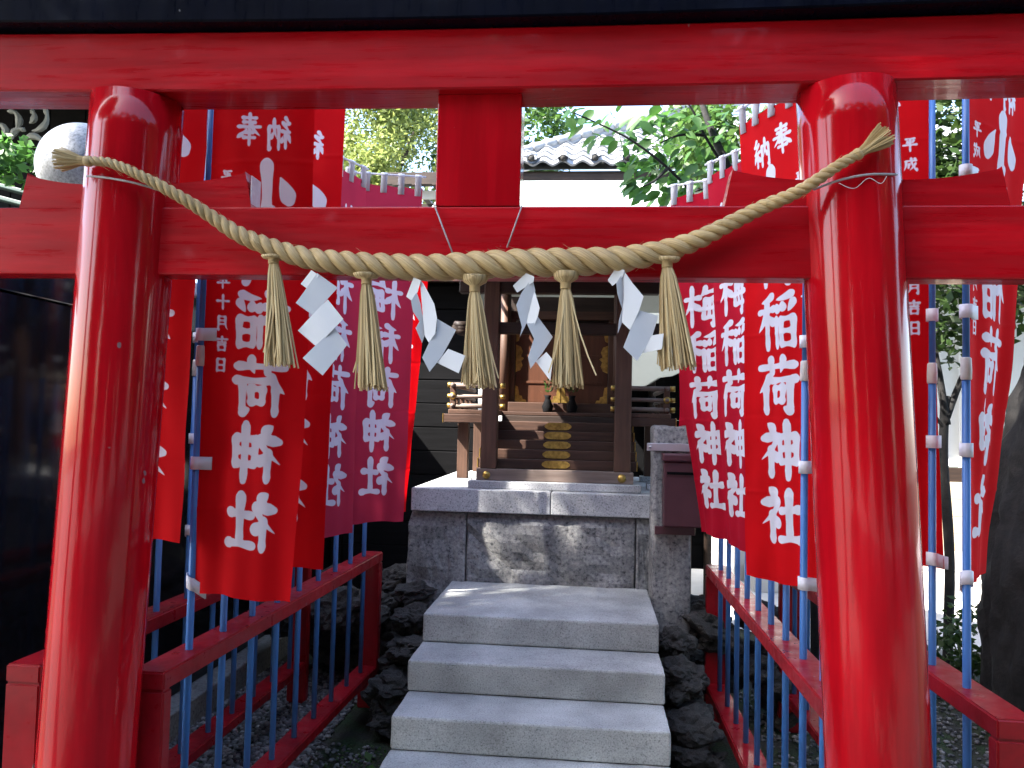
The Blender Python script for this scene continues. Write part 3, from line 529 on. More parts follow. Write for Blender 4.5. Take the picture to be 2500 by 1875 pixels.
# ------------------------------------------------------------------ small shrine
SH = thing('wooden_shrine', 'small brown wooden shrine with gold fittings and copper roof on the stone base', 'shrine', (-.22, 3.3, 1.284))
sill = box('sill_beam', -.71, .271, 2.78, 2.88, 1.3315, 1.404, 'cedar_pale', SH, .004)
def disc(name, x, y, z, r, parent, axis=(0, -1, 0), t=.008):
    a = Vector(axis); p = Vector((x, y, z)); return tube(name, [p, p + a * t * .5, p + a * t * .55, p + a * t * 1.3, p + a * t * 1.35], [r, r, r * .72, r * .66, r * .2], 'gold', parent, 24)
disc('gold_cap', -.645, 2.78, 1.365, .024, sill); disc('gold_cap', .199, 2.78, 1.367, .026, sill)
for x0, x1 in ((-.687, -.586), (.15, .252)): box('post', x0, x1, 2.785, 2.876, 1.4045, 2.62, 'cedar_z', SH, .006)
for i in range(5):
    y0 = 2.895 + i * .062; z1 = 1.464 + i * .0605
    s = box('stair_tread', -.715 + i * .004, .295 - i * .004, y0, y0 + .10, z1 - .0605, z1, 'cedar_x', SH, .004)
    # scalloped gold plate wrapped over the middle of the tread
    out = []
    for t in np.linspace(0, 2 * math.pi, 33)[:-1]:
        rr = 1 + .10 * math.cos(6 * t); out.append((-.215 + .086 * math.copysign(abs(math.cos(t)) ** .55, math.cos(t)) * (1 + .05 * math.cos(6 * t)), z1 - .029 + .024 * math.copysign(abs(math.sin(t)) ** .6, math.sin(t))))
    bm = bmesh.new(); off = Vector((-.22, 3.3, 1.284)); f = bm.faces.new([bm.verts.new(Vector((x, y0 - .0035, z)) - off) for x, z in out]); ex = bmesh.ops.extrude_face_region(bm, geom=[f]); bmesh.ops.translate(bm, vec=(0, .004, 0), verts=[v for v in ex['geom'] if isinstance(v, bmesh.types.BMVert)]); bmesh.ops.recalc_face_normals(bm, faces=bm.faces[:])
    link('gold_plate', me_bm('gold_plate', bm), 'gold', s)
    box('gold_end', .2955 - i * .004, .301 - i * .004, y0 - .003, y0 + .05, z1 - .058, z1 + .002, 'gold', s, 0); box('gold_end', -.7215 + i * .004, -.716 + i * .004, y0 - .003, y0 + .05, z1 - .058, z1 + .002, 'gold', s, 0)
box('stair_back', -.69, .27, 3.0, 3.18, 1.3315, 1.43, 'dark_wood', SH); box('stair_back', -.60, .165, 3.185, 3.209, 1.44, 1.745, 'dark_wood', SH); box('veranda_beam', -.60, .165, 3.21, 3.27, 1.708, 1.746, 'dark_wood', SH); box('veranda_floor', -.62, .185, 3.19, 4.0, 1.7465, 1.772, 'cedar_x', SH)
box('threshold', -.585, .155, 3.42, 3.50, 1.7725, 1.842, 'cedar_x', SH)
for s_, xa, xb in ((-1, -.957, -.60), (1, .17, .54)):
    bmn = box('side_beam', xa, xb, 2.93, 2.99, 1.690, 1.745, 'cedar_x', SH); xe = xa if s_ < 0 else xb; box('gold_end', xe - .004 if s_ < 0 else xe, xe if s_ < 0 else xe + .004, 2.928, 2.992, 1.688, 1.747, 'gold', bmn, 0)
    box('side_deck', xa + .03, xb - .03 if s_ > 0 else xb, 2.94, 4.0, 1.7455, 1.775, 'cedar_y', SH)
    xo = (xa + .055) if s_ < 0 else (xb - .055); xi = (xb - .02) if s_ < 0 else (xa + .02)
    for nm, z, r in (('top_rail', 1.935, .016), ('middle_rail', 1.862, .013), ('bottom_rail', 1.80, .015)):
        e = .05; a0, a1 = (xo - .035, xi + .06) if s_ < 0 else (xi - .06, xo + .05)
        q = tube('hand_rail', [(a0, 2.975, z), (a1, 2.975, z)], r, 'cedar_pale', SH, 14); tube('gold_tip', [(a0 - .002, 2.975, z), (a0 + .03, 2.975, z)], r + .002, 'gold', q, 14); tube('gold_tip', [(a1 - .03, 2.975, z), (a1 + .002, 2.975, z)], r + .002, 'gold', q, 14)
        tube('hand_rail', [(xo, 2.94, z + .0), (xo, 3.95, z)], r * .95, 'cedar_pale', SH, 12)
    box('rail_post', xo - .018, xo + .018, 2.957, 2.993, 1.7755, 1.945, 'cedar_z', SH, .003); disc('gold_cap', xo, 2.957, 1.862, .022, SH)
    for k in range(4): box('rail_strut', xo - .011, xo + .011, 3.1 + k * .22, 3.122 + k * .22, 1.7755, 1.85, 'cedar_z', SH, .002)
    lx = -.874 if s_ < 0 else .40
    for ly in (3.02, 3.75):
        box('leg', lx, lx + .07, ly, ly + .07, 1.3225, 1.690, 'cedar_z', SH, .004); box('leg_pad', lx - .03, lx + .10, ly - .03, ly + .10, 1.2845, 1.322, 'granite', SH, .004)
    for k in range(7): box('slat', (xi - .035 if s_ < 0 else xi + .005), (xi - .02 if s_ < 0 else xi + .02), 3.05 + k * .1, 3.075 + k * .1, 1.2845, 1.70, 'cedar_z', SH, .002)
# body, doors
for x in (-.62, .19): tube('pillar', [(x, 3.47, 1.775), (x, 3.47, 2.62)], .038, 'cedar_z', SH, 20)
box('back_wall', -.66, .23, 3.60, 4.0, 1.773, 2.62, 'dark_wood', SH)
for xa, xb, sgn in ((-.545, -.218, 1), (-.212, .115, -1)):
    dr = box('door_leaf', xa, xb, 3.52, 3.55, 1.843, 2.40, 'door_wood', SH, .003)
    for z in (1.98, 2.17): box('muntin', xa + .04, xb - .04, 3.513, 3.519, z, z + .018, 'door_wood', dr, .002)
    for cx, cz, sx, sz in ((xa, 1.845, 1, 1), (xb, 1.845, -1, 1), (xa, 2.398, 1, -1), (xb, 2.398, -1, -1)):
        bm = bmesh.new(); off = Vector((-.22, 3.3, 1.284)); P = [(0, 0), (.085, 0), (.075, .02), (.055, .022), (.05, .045), (.03, .05), (.025, .085), (.02, .11), (0, .12)]
        f = bm.faces.new([bm.verts.new(Vector((cx + sx * p[0], 3.5165, cz + sz * p[1])) - off) for p in P]); ex = bmesh.ops.extrude_face_region(bm, geom=[f]); bmesh.ops.translate(bm, vec=(0, .003, 0), verts=[v for v in ex['geom'] if isinstance(v, bmesh.types.BMVert)]); bmesh.ops.recalc_face_normals(bm, faces=bm.faces[:]); link('gold_corner', me_bm('gold_corner', bm), 'gold', dr)
    xm = xa if sgn > 0 else xb
    bm = bmesh.new(); P = [(0, -.10), (.035, -.085), (.05, -.05), (.04, -.02), (.06, 0), (.04, .02), (.05, .05), (.035, .085), (0, .10)]
    f = bm.faces.new([bm.verts.new(Vector((xm + sgn * p[0], 3.5165, 2.16 + p[1])) - off) for p in P]); ex = bmesh.ops.extrude_face_region(bm, geom=[f]); bmesh.ops.translate(bm, vec=(0, .003, 0), verts=[v for v in ex['geom'] if isinstance(v, bmesh.types.BMVert)]); bmesh.ops.recalc_face_normals(bm, faces=bm.faces[:]); link('gold_hinge', me_bm('gold_hinge', bm), 'gold', dr)
box('door_jamb', -.585, -.548, 3.49, 3.56, 1.8425, 2.44, 'cedar_z', SH); box('door_jamb', .118, .155, 3.49, 3.56, 1.8425, 2.44, 'cedar_z', SH); box('door_head', -.585, .155, 3.49, 3.57, 2.4405, 2.50, 'cedar_x', SH)
# head beams, brackets and roof
box('head_beam', -.80, .365, 2.80, 2.862, 2.26, 2.335, 'dark_wood', SH, .008); box('upper_beam', -.85, .415, 2.79, 2.872, 2.52, 2.60, 'dark_wood', SH, .008)
for s_, x in ((-1, -.80), (1, .365)):
    for k in range(3): tube('carved_nosing', [(x, 2.83, 2.27 + k * .02), (x + s_ * .05, 2.83, 2.275 + k * .02), (x + s_ * .085, 2.83, 2.30 + k * .012), (x + s_ * .07, 2.83, 2.325)], [.03, .026, .02, .012], 'dark_wood', SH, 10)
for k in range(22):
    x = -1.05 + k * .0815; tube('rafter', [(x, 2.30, 2.607), (x, 3.75, 3.26)], .014, 'dark_wood', SH, 6)
roofs = link('roof', None, None, SH); roofs.location = (0, 0, 0)
def slab(name, pts4, t, material, parent):
    off = Vector((-.22, 3.3, 1.284)); bm = bmesh.new(); V = [bm.verts.new(Vector(p) - off) for p in pts4]; f = bm.faces.new(V); n_ = (Vector(pts4[1]) - Vector(pts4[0])).cross(Vector(pts4[3]) - Vector(pts4[0])).normalized()
    ex = bmesh.ops.extrude_face_region(bm, geom=[f]); bmesh.ops.translate(bm, vec=n_ * t, verts=[v for v in ex['geom'] if isinstance(v, bmesh.types.BMVert)]); bmesh.ops.recalc_face_normals(bm, faces=bm.faces[:]); return link(name, me_bm(name, bm), material, parent)
for k in range(16):
    a, b_ = k / 16, (k + 1.15) / 16; f = lambda t: (2.22 + 1.48 * t, 2.615 + .80 * t + .06 * t * t)
    (ya, za), (yb, zb) = f(a), f(b_); slab('copper_course', [(-1.12, ya, za + .012), (.68, ya, za + .012), (.68, yb, zb + .004), (-1.12, yb, zb + .004)], .010, 'copper', roofs)
slab('eave_board', [(-1.10, 2.235, 2.60), (.66, 2.235, 2.60), (.66, 3.70, 3.455), (-1.10, 3.70, 3.455)], .016, 'dark_wood', roofs)
slab('rear_slope', [(-1.12, 5.0, 2.70), (-1.12, 3.70, 3.48), (.68, 3.70, 3.48), (.68, 5.0, 2.70)], .02, 'copper', roofs)
tube('ridge', [(-1.14, 3.70, 3.485), (.70, 3.70, 3.485)], .025, 'copper', roofs, 16)
# offering vessels before the door
for x, lb in ((-.30, 'dark offering vase with sprigs before the shrine door, gate hinge side'), (-.13, 'dark offering vase with sprigs before the shrine door, granite post side')):
    v_ = thing('offering_vase', lb, 'vase', (x, 3.37, 1.7725), 'dark vases before the shrine door')
    link('vase', me_from('vase', *tube_data([(0, 0, 0), (0, 0, .01), (0, 0, .04), (0, 0, .085), (0, 0, .10), (0, 0, .12)], [.03, .032, .04, .022, .018, .026], 18)[:2], True), 'black_board', v_)
    lst = []
    V, Fc = [], []
    for k in range(26):
        a = random.uniform(0, 6.28); e = Vector((math.cos(a) * .055 * random.random(), math.sin(a) * .04 * random.random(), .13 + .10 * random.random())); s1 = Vector((math.cos(a + 1.5), math.sin(a + 1.5), .2)) * .010; u1 = Vector((math.cos(a), math.sin(a), .7)).normalized() * .035
        i = len(V); V += [e, e + u1 * .5 + s1, e + u1, e + u1 * .5 - s1]; Fc.append((i, i + 1, i + 2, i + 3))
    link('sprig', me_from('sprig', V, Fc), 'leaf_dark', v_)

# ------------------------------------------------------------------ lava rocks
rock_me = []
for k in range(7):
    bm = bmesh.new(); bmesh.ops.create_icosphere(bm, subdivisions=4, radius=1)
    for v in bm.verts:
        n_ = v.co.normalized(); q = noise.fractal(n_ * 1.3 + Vector((k * 7, 0, 0)), .9, 2.0, 6); q2 = noise.fractal(n_ * 5 + Vector((k * 3, 5, 0)), .9, 2.0, 4); v.co = n_ * (1 + .42 * q + .13 * q2); v.co.z *= .72
    rock_me.append(me_bm('rock', bm, False)); rock_me[-1].materials.append(M['lava'])
def rock(x, y, z, s, lb, gp):
    o = link('lava_rock', random.choice(rock_me)); o.location = (x, y, z); o.scale = (s * random.uniform(.85, 1.25), s * random.uniform(.8, 1.15), s * random.uniform(.7, 1.0)); o.rotation_euler = (random.uniform(-.3, .3), random.uniform(-.3, .3), random.uniform(0, 6.28)); return tag(o, lb, 'rock', gp)
LBL, LBR = 'dark lava rock piled between the left fence and the steps', 'dark lava rock piled between the right fence and the steps'
for k in range(30):
    y = random.uniform(2.05, 3.4); x = random.uniform(-1.10, -.95) if y < 2.62 else random.uniform(-1.95, -1.18); top = .12 + .52 * max(0, min(1, (y - 1.95) / .6))
    rock(x, y, random.uniform(.02, top), random.uniform(.08, .13) if y < 2.62 else random.uniform(.12, .2), LBL, 'lava rocks left of the steps')
for k in range(34):
    y = random.uniform(1.5, 3.0); x = random.uniform(.45, .58) if y < 2.42 else random.uniform(.66, 1.3); top = .06 + .58 * max(0, min(1, (y - 1.4) / .9))
    rock(x, y, random.uniform(.0, top), random.uniform(.07, .12) if y < 2.42 else random.uniform(.1, .17), LBR, 'lava rocks right of the steps')
for x, y, z, s in ((-1.0, 2.45, .55, .11), (-.98, 2.25, .42, .11), (-1.05, 2.60, .66, .10), (-.97, 2.05, .10, .12), (-.97, 2.2, .2, .13), (-1.03, 2.4, .3, .14)): rock(x, y, z, s, LBL, 'lava rocks left of the steps')
for x, y, z, s in ((.49, 2.25, .52, .12), (.48, 2.0, .42, .12), (.50, 1.75, .25, .13), (.49, 2.1, .2, .13), (.50, 1.5, .06, .12), (.64, 2.56, .62, .12), (.52, 1.25, .02, .11)): rock(x, y, z, s, LBR, 'lava rocks right of the steps')

# gravel, moss
V, Fc = [], []
ico = bmesh.new(); bmesh.ops.create_icosphere(ico, subdivisions=1, radius=1); iv = np.array([v.co[:] for v in ico.verts]); ifc = np.array([[v.index for v in f.verts] for f in ico.faces]); ico.free()
def pebbles(n, x0, x1, y0, y1, s0, s1, keep=None):
    xy = np.stack([rng.uniform(x0, x1, n), rng.uniform(y0, y1, n)], 1)
    if keep is not None: xy = xy[keep(xy)]
    n = len(xy); s = rng.uniform(s0, s1, (n, 1)) * rng.uniform(.7, 1.3, (n, 3)) * [1, 1, .65]; a = rng.uniform(0, 6.28, n)
    vv = iv[None] * (1 + rng.uniform(-.18, .18, (n, len(iv), 1))) * s[:, None]
    ca, sa = np.cos(a)[:, None], np.sin(a)[:, None]; x = vv[..., 0] * ca - vv[..., 1] * sa; y = vv[..., 0] * sa + vv[..., 1] * ca
    return np.stack([x + xy[:, :1], y + xy[:, 1:], vv[..., 2] + s[:, 2:3] * .6 + .002], -1)
def np_mesh(name, co, tris, material):
    co = co.reshape(-1, 3); me = bpy.data.meshes.new(name); me.vertices.add(len(co)); me.vertices.foreach_set('co', co.ravel()); k = tris.shape[1]; me.loops.add(tris.size); me.loops.foreach_set('vertex_index', tris.ravel())
    me.polygons.add(len(tris)); me.polygons.foreach_set('loop_start', np.arange(0, tris.size, k)); me.update(calc_edges=True); return link(name, me, material)
pb = np.concatenate([pebbles(9000, -2.2, -1.36, .2, 3.2, .008, .019), pebbles(2500, -1.36, -1.05, .1, 1.9, .006, .014, lambda q: rng.random(len(q)) < .25), pebbles(5000, .95, 2.6, .5, 4.0, .007, .016)])
tri = (ifc[None] + (np.arange(len(pb)) * len(iv))[:, None, None]).reshape(-1, 3); o = np_mesh('gravel', pb, tri, 'gravel'); tag(o, 'dark grey gravel spread between and outside the red fences', 'gravel', kind='stuff')
def leaves_np(cen, size, n_, stretch=1.9, up=.3, droop=0.):
    n = len(cen); d = rng.normal(size=(n, 3)); d[:, 2] = d[:, 2] * .6 - droop; d /= np.linalg.norm(d, axis=1, keepdims=True); r_ = rng.normal(size=(n, 3)); r_[:, 2] += up; s = np.cross(d, r_); s /= np.linalg.norm(s, axis=1, keepdims=True) + 1e-9
    nn = np.cross(s, d); L = size * rng.uniform(.7, 1.3, (n, 1)); wd = L / stretch / 2
    P = [cen, cen + d * L * .45 + s * wd + nn * L * .06, cen + d * L - nn * L * .08, cen + d * L * .45 - s * wd + nn * L * .06]
    co = np.stack(P, 1); q = np.arange(n * 4).reshape(n, 4); return co, q
c = np.stack([rng.uniform(-1.25, -.85, 900), rng.uniform(.5, 1.9, 900), rng.uniform(0, .015, 900)], 1); c2 = np.stack([rng.uniform(.37, .75, 500), rng.uniform(.5, 1.6, 500), rng.uniform(0, .015, 500)], 1)
co, q = leaves_np(np.concatenate([c, c2]), .018, 0, 1.5, 2); o = np_mesh('ground_moss', co, q, 'leaf_mid'); tag(o, 'low green moss and weeds on the soil beside the steps', 'moss', kind='stuff')
for k, (x, y, z, lb) in enumerate(((-1.0, 1.5, .0, 'small green seedling growing by the left fence foot'), (.62, 1.0, 0., 'small green seedling growing under the right fence'))):
    s = thing('seedling', lb, 'plant', (x, y, z)); cen = np.array([[0, 0, .06 + .02 * (i % 3)] for i in range(7)]) ; co, q = leaves_np(cen, .055, 0, 1.7, 2); me = bpy.data.meshes.new('leaf'); o = np_mesh('leaf', co, q, 'leaf_cherry'); o.parent = s
    tube('stem', [(x, y, 0), (x, y, .08)], .0025, 'leaf_dark', s, 6)

# ------------------------------------------------------------------ black granite wall at the left
BWL = thing('memorial_wall', 'polished black granite memorial wall with grey coping reflecting the banners', 'wall', (-2.2, 1.5, 0))
for k in range(6):
    y0 = .21 + k * .80; box('panel', -2.36, -2.25, y0 + .012, y0 + .788, .16, 2.16, 'black_granite', BWL, .004); box('pier', -2.35, -2.262, y0 - .010, y0 + .010, .16, 2.16, 'kerb', BWL, 0)
box('plinth', -2.42, -2.12, .17, 5.05, .0, .158, 'kerb', BWL, .01)
box('header', -2.38, -2.235, .17, 5.05, 2.162, 2.36, 'black_granite', BWL, .006); box('coping', -2.46, -2.20, .17, 5.05, 2.362, 2.44, 'granite', BWL, .01)
bp = at(205, 410, 1.62); BP = thing('ball_pillar', 'round speckled granite ball on a square stone pillar behind the left gate post', 'stone ball', (bp.x, bp.y, 0))
bm = bmesh.new(); bmesh.ops.create_uvsphere(bm, u_segments=48, v_segments=32, radius=.225); link('ball', me_bm('ball', bm, True), 'ball_granite', BP).location = (0, 0, bp.z)
link('shaft', box_me('shaft', -.2, .2, -.2, .2, 0, bp.z - .27, .015), 'granite', BP); link('neck', me_from('neck', *tube_data([(0, 0, bp.z - .27), (0, 0, bp.z - .25), (0, 0, bp.z - .19)], [.17, .17, .11], 32)[:2], True), 'granite', BP)
# copper roof and dark carved hall at the far left
CR = thing('copper_roof_hut', 'green copper roofed hut behind the stone ball', 'hut', (-4.0, 3.2, 0))
for k in range(7):
    t = k / 7; o = box('copper_course', -5.4, -3.05 - .0 * k, 2.6 + t * 1.1, 2.6 + (t + .17) * 1.1, 2.98 + t * .75, 3.01 + t * .75, 'copper_green', CR, .006); o.rotation_euler = (0, R(14), 0); o.location += Vector((-.6, 0, -.30))
box('wall', -5.3, -3.3, 2.9, 4.2, 0, 2.75, 'black_board', CR)
HL = thing('dark_hall', 'dark timber hall with white tipped carvings behind the left banners', 'hall', (-5, 7, 0))
for k in range(11): box('wall_board', -9.6 + k * .45, -9.16 + k * .45, 6.6, 6.7, 0, 5.6, 'black_board', HL, .01)
box('eave', -9.9, -4.6, 4.3, 7.2, 5.5, 5.7, 'dark_wood', HL)
for k, (qx, qy, a0, sg, L) in enumerate(((45, 285, 1.4, 1, .30), (10, 310, 1.7, 1, .30), (40, 318, 1.2, -1, .22), (112, 300, .5, 1, .36), (92, 335, .2, -1, .34), (84, 285, .9, 1, .18))):
    p = at(qx, qy, 5.9); P = [p + Vector((math.cos(a0 + sg * t * 1.3) * L * (t - .5), 0, math.sin(a0 + sg * t * 1.3) * L * (t - .5))) for t in np.linspace(0, 1, 9)]
    o = tube('white_carving', P, [.006, .022, .036, .04, .034, .026, .02, .03, .006], 'carving_white', HL, 6, True, False)
# dark board building left of the shrine
DB = thing('black_board_house', 'black board walled house standing behind the pink banners', 'house', (-1.8, 4.8, 0))
for k in range(14): box('board', -2.12 + .0 * k, -.98, 4.62 + .004 * (k % 2), 4.70, k * .205, k * .205 + .2, 'black_board', DB, .006)
box('side_wall', -2.22, -2.13, 4.6, 8, 0, 2.9, 'black_board', DB); box('inner_wall', -2.12, -.99, 4.702, 4.8, 0, 2.9, 'black_board', DB, 0); box('roof', -2.6, -.9, 4.3, 8, 2.9, 2.98, 'dark_wood', DB)

# ------------------------------------------------------------------ tiled building behind
H0 = at(1120, 425, 7.75); H1 = at(1620, 284, 9.9); EY = 7.8; EZ = at(1400, 400, 7.8).z; eL = H0.x; eR = 5.2; SLOPE = math.atan2(H1.z - EZ - .1, H1.y - EY); HK = (H1.x - H0.x) / (H1.y - H0.y)
TB = thing('tiled_hall', 'hall with grey tiled hip roof and white walls behind the shrine', 'hall', (1, 9, 0))
TBO = Vector((1, 9, 0))
box('wall', -2.2, 4.6, 8.9, 12, 0, 4.6, 'plaster', TB); box('eave_beam', -2.75, 5.1, EY + .10, EY + .22, EZ - .22, EZ - .06, 'dark_wood', TB); box('fascia', -2.7, 5.1, EY + .28, EY + .33, EZ - .36, EZ - .25, 'white_paint', TB); box('wall_beam', -2.6, 5, EY + .45, EY + .6, EZ - .50, EZ - .38, 'dark_wood', TB)
for k in range(30): box('rafter', -2.6 + k * .26, -2.52 + k * .26, EY + .02, EY + 1.1, EZ - .25, EZ - .225, 'dark_wood', TB, 0)
# pan tiles: S profile tile, shared mesh, laid row by row; the hip cuts the rows on the left
tw, tl, sl_ = .25, .27, SLOPE
vs_, fs = [], []; n = 8
for j in range(2):
    for i in range(n + 1):
        t = i / n; x = t * tw; z = .028 * math.sin(t * 2 * math.pi) + .022 * (j == 0)
        vs_.append((x, j * tl * 1.12, z))
for i in range(n): fs.append((i, i + 1, n + 2 + i, n + 1 + i))
k0 = len(vs_)
for i in range(n + 1): vs_.append((i / n * tw, 0, vs_[i][2] - .026))
for i in range(n): fs.append((i + 1, i, k0 + i, k0 + i + 1))
tile_me = me_from('tile', vs_, fs, False); tile_me.materials.append(M['tile'])
rf = link('roof', None, None, TB)
cnt = 0
for rI in range(9):
    y = EY + rI * tl * math.cos(sl_); z = EZ + rI * tl * math.sin(sl_); hip = eL + rI * tl * math.cos(sl_) * HK - .1
    for cI in range(40):
        x = eL + cI * tw
        if x < hip or x > eR - .3: continue
        if cnt > 290: break
        o = link('tile', tile_me, None, rf); o.location = Vector((x, y, z)) - TBO; o.rotation_euler = (sl_ + R(random.uniform(-1, 1)), 0, R(random.uniform(-.5, .5))); cnt += 1
slab_o = link('roof_deck', me_from('roof_deck', [Vector(p) - TBO for p in ((eL, EY + .05, EZ - .06), (eR, EY + .05, EZ - .06), (eR, EY + 3.0, EZ - .06 + 2.95 * math.tan(SLOPE)), (eL + 3 * HK, EY + 3.0, EZ - .06 + 2.95 * math.tan(SLOPE)))], [(0, 1, 2, 3)]), 'tile', rf)
for k in range(20):
    x = eL + .12 + k * .40; o = tube('round_end_tile', [(x, EY - .05, EZ + .06), (x, EY + .22, EZ + .17)], .065, 'tile', rf, 16, False); tube('end_disc', [(x, EY - .045, EZ + .062), (x, EY - .04, EZ + .064)], .045, 'lava', rf, 14)
H1 = H0 + (H1 - H0) * 1.5; H0 = H0 - Vector((0, 0, .25)); H1 = H1 - Vector((0, 0, .25))
tube('hip_ridge', [H0.lerp(H1, t) + Vector((0, 0, .12)) for t in np.linspace(0, 1, 12)], .085, 'tile', rf, 14)
tube('hip_ridge', [H0.lerp(H1, t) + Vector((0, 0, .24)) for t in np.linspace(.02, 1, 12)], .06, 'tile', rf, 14)
for k in range(26):
    t = .02 + k * .038; p = H0.lerp(H1, t) + Vector((0, 0, .31)); q = H0.lerp(H1, t + .035) + Vector((0, 0, .31)); tube('ridge_tile', [p, p.lerp(q, .15), q.lerp(p, .1), q], [.072, .082, .068, .068], 'white_paint' if 0 else 'tile', rf, 14)
# white canvas awning
cv = [(1440, 690), (1600, 690), (1668, 700), (1668, 905), (1640, 918), (1608, 922), (1578, 940), (1552, 951), (1530, 953), (1440, 960)]
bm = bmesh.new(); f = bm.faces.new([bm.verts.new(at(x, y, 5.2 + .3 * (x - 1440) / 230)) for x, y in cv]); ex = bmesh.ops.extrude_face_region(bm, geom=[f]); bmesh.ops.translate(bm, vec=(.1, .9, .05), verts=[v for v in ex['geom'] if isinstance(v, bmesh.types.BMVert)]); bmesh.ops.recalc_face_normals(bm, faces=bm.faces[:])
aw = thing('canvas_awning', 'pale canvas awning with scalloped lower edge behind the shrine', 'awning', (.6, 5.2, 0)); o = link('canvas', me_bm('canvas', bm), 'canvas', aw); o.location = (-.6, -5.2, 0); tube('leg', [(1.25, 5.6, 0), (1.25, 5.6, 2.3)], .025, 'steel', aw, 10); tube('leg', [(.2, 5.6, 0), (.2, 5.6, 2.3)], .025, 'steel', aw, 10)
# dark boards added as a backdrop for the gloom below the awning
GL = thing('dark_backdrop', 'added dark board gallery behind the granite post', 'backdrop', (1.0, 5, 0))
for k in range(9): box('board', -.6, 1.22, 6.15, 6.22, .25 + k * .25, .25 + (k + 1) * .25 - .001, 'black_board', GL, .004)
box('roof_board', -.7, 1.4, 5.9, 6.6, 2.51, 2.57, 'dark_wood', GL)
for x in (.62, 1.0, 1.2): tube('post', [(x, 6.1, 0), (x, 6.1, 2.51)], .04, 'dark_wood', GL, 12)

# ------------------------------------------------------------------ white building on the right
WB = thing('white_walled_hall', 'white plastered hall with timber sill and pale boards beyond the dark trunk', 'hall', (4, 7, 0))
box('wall', 1.7, 9, 7.0, 7.3, 1.32, 3.6, 'plaster', WB); box('sill', 1.65, 9, 6.93, 7.0, 1.16, 1.31, 'dark_wood', WB)
for k in range(4): box('board', 1.65, 9, 6.90 + .004 * k, 6.99, .42 + k * .185, .42 + k * .185 + .18, 'pale_board', WB, .004)
for k in range(7): box('stud', 1.8 + k * 1.1, 1.93 + k * 1.1, 6.95, 6.999, 1.312, 3.6, 'plaster', WB)
box('foundation', 1.65, 9, 6.88, 7.2, 0, .418, 'concrete', WB); box('eave', 1.2, 9.5, 6.0, 7.6, 3.6, 3.75, 'dark_wood', WB)
box('white_step', 1.7, 4.2, 6.3, 6.86, .013, .20, 'concrete', WB)
kb = box('kerb', 1.85, 8, 3.84, 3.98, 0, .11, 'kerb'); tag(kb, 'grey stone kerb edging the gravel before the sunlit paving', 'kerb', kind='structure')

# ------------------------------------------------------------------ trees
def limb(P, r0, r1, n=10):
    return [Vector(p) for p in P], list(np.linspace(r0, r1, len(P)))
def tree(name, label, base, trunk, limbs, crowns, leaf_mat, n, size, bark='bark', group=None, stretch=1.9):
    r = thing(name, label, 'tree', base, group); b_ = Vector(base)
    tr = []
    for P, ra, rb in [trunk] + limbs:
        Q = catmull([Vector(p) for p in P], 6); tr.append((Q, list(np.linspace(ra, rb, len(Q)))))
    if bark == 'bark_shaded' and trunk[1] > .3: Q = catmull([Vector(p) for p in trunk[0]], 22); tr[0] = (Q, list(np.linspace(trunk[1], trunk[2], len(Q))))
    V, Fc, U = multi_tubes(tr[:1], 18 if trunk[1] < .3 else 72); me = me_from('trunk', V, Fc, True, U); bm = bmesh.new(); bm.from_mesh(me)
    for v in bm.verts: v.co += v.normal * noise.fractal(Vector((v.co.x * 11, v.co.y * 11, v.co.z * 2.4)), 1, 2, 5) * tr[0][1][0] * .13
    bm.to_mesh(me); bm.free(); link('trunk', me, bark, r)
    for t in tr[1:]:
        V, Fc, U = multi_tubes([t], 10); link('limb', me_from('limb', V, Fc, True, U), bark, r)
    cen = []
    tot = sum(c[3] ** 2 for c in crowns)
    for cx, cy, cz, rr, sq in crowns:
        m_ = int(n * rr ** 2 / tot); k = 60
        cl = rng.normal(size=(k, 3)); cl /= np.linalg.norm(cl, axis=1, keepdims=True); cl *= rr * rng.uniform(.45, 1.0, (k, 1)) ** .6; cl[:, 2] *= sq
        pick = rng.integers(0, k, m_); p = cl[pick] + rng.normal(size=(m_, 3)) * rr * .13; cen.append(p + [cx, cy, cz])
    cen = np.concatenate(cen); co, q = leaves_np(cen, size, 0, stretch, .6, .25); o = np_mesh('crown', co, q, leaf_mat); o.parent = r
    return r
# sunlit trees far behind
def rel(px_, py_, Y, base): p = at(px_, py_, Y); return (p.x - base[0], p.y - base[1], p.z - base[2])
b0 = (-5.2, 14, 0)
tree('broadleaf_tree', 'tall sunlit yellow green tree rising behind the tiled roof on the left', b0, ([(0, 0, 0), (.1, 0, 2.5), (0, .2, 5.5)], .28, .14), [([(0, .1, 4), (-.8, 0, 6), (-1.5, .2, 8)], .1, .04), ([(0, .1, 4.5), (.9, .2, 6.5), (1.6, 0, 8)], .1, .04)], [(-.3, 0, 8.2, 2.4, .9), (1.5, -.5, 6.6, 1.5, .9), (-2.0, 0, 6.8, 1.7, .9), (.4, -.8, 5.6, 1.4, .8)], 'leaf_sun', 60000, .105)
b0 = (-1.9, 16, 0)
tree('broadleaf_tree', 'green tree crown just showing beside the centre strut over the tiled roof', b0, ([(0, 0, 0), (.1, 0, 3), (0, .2, 6)], .22, .1), [([(0, 0, 4), (.6, 0, 6)], .08, .03)], [(.3, 0, 8.4, 1.25, 1.0), (-.6, 0, 7.6, 1.2, .9)], 'leaf_mid', 9000, .15)
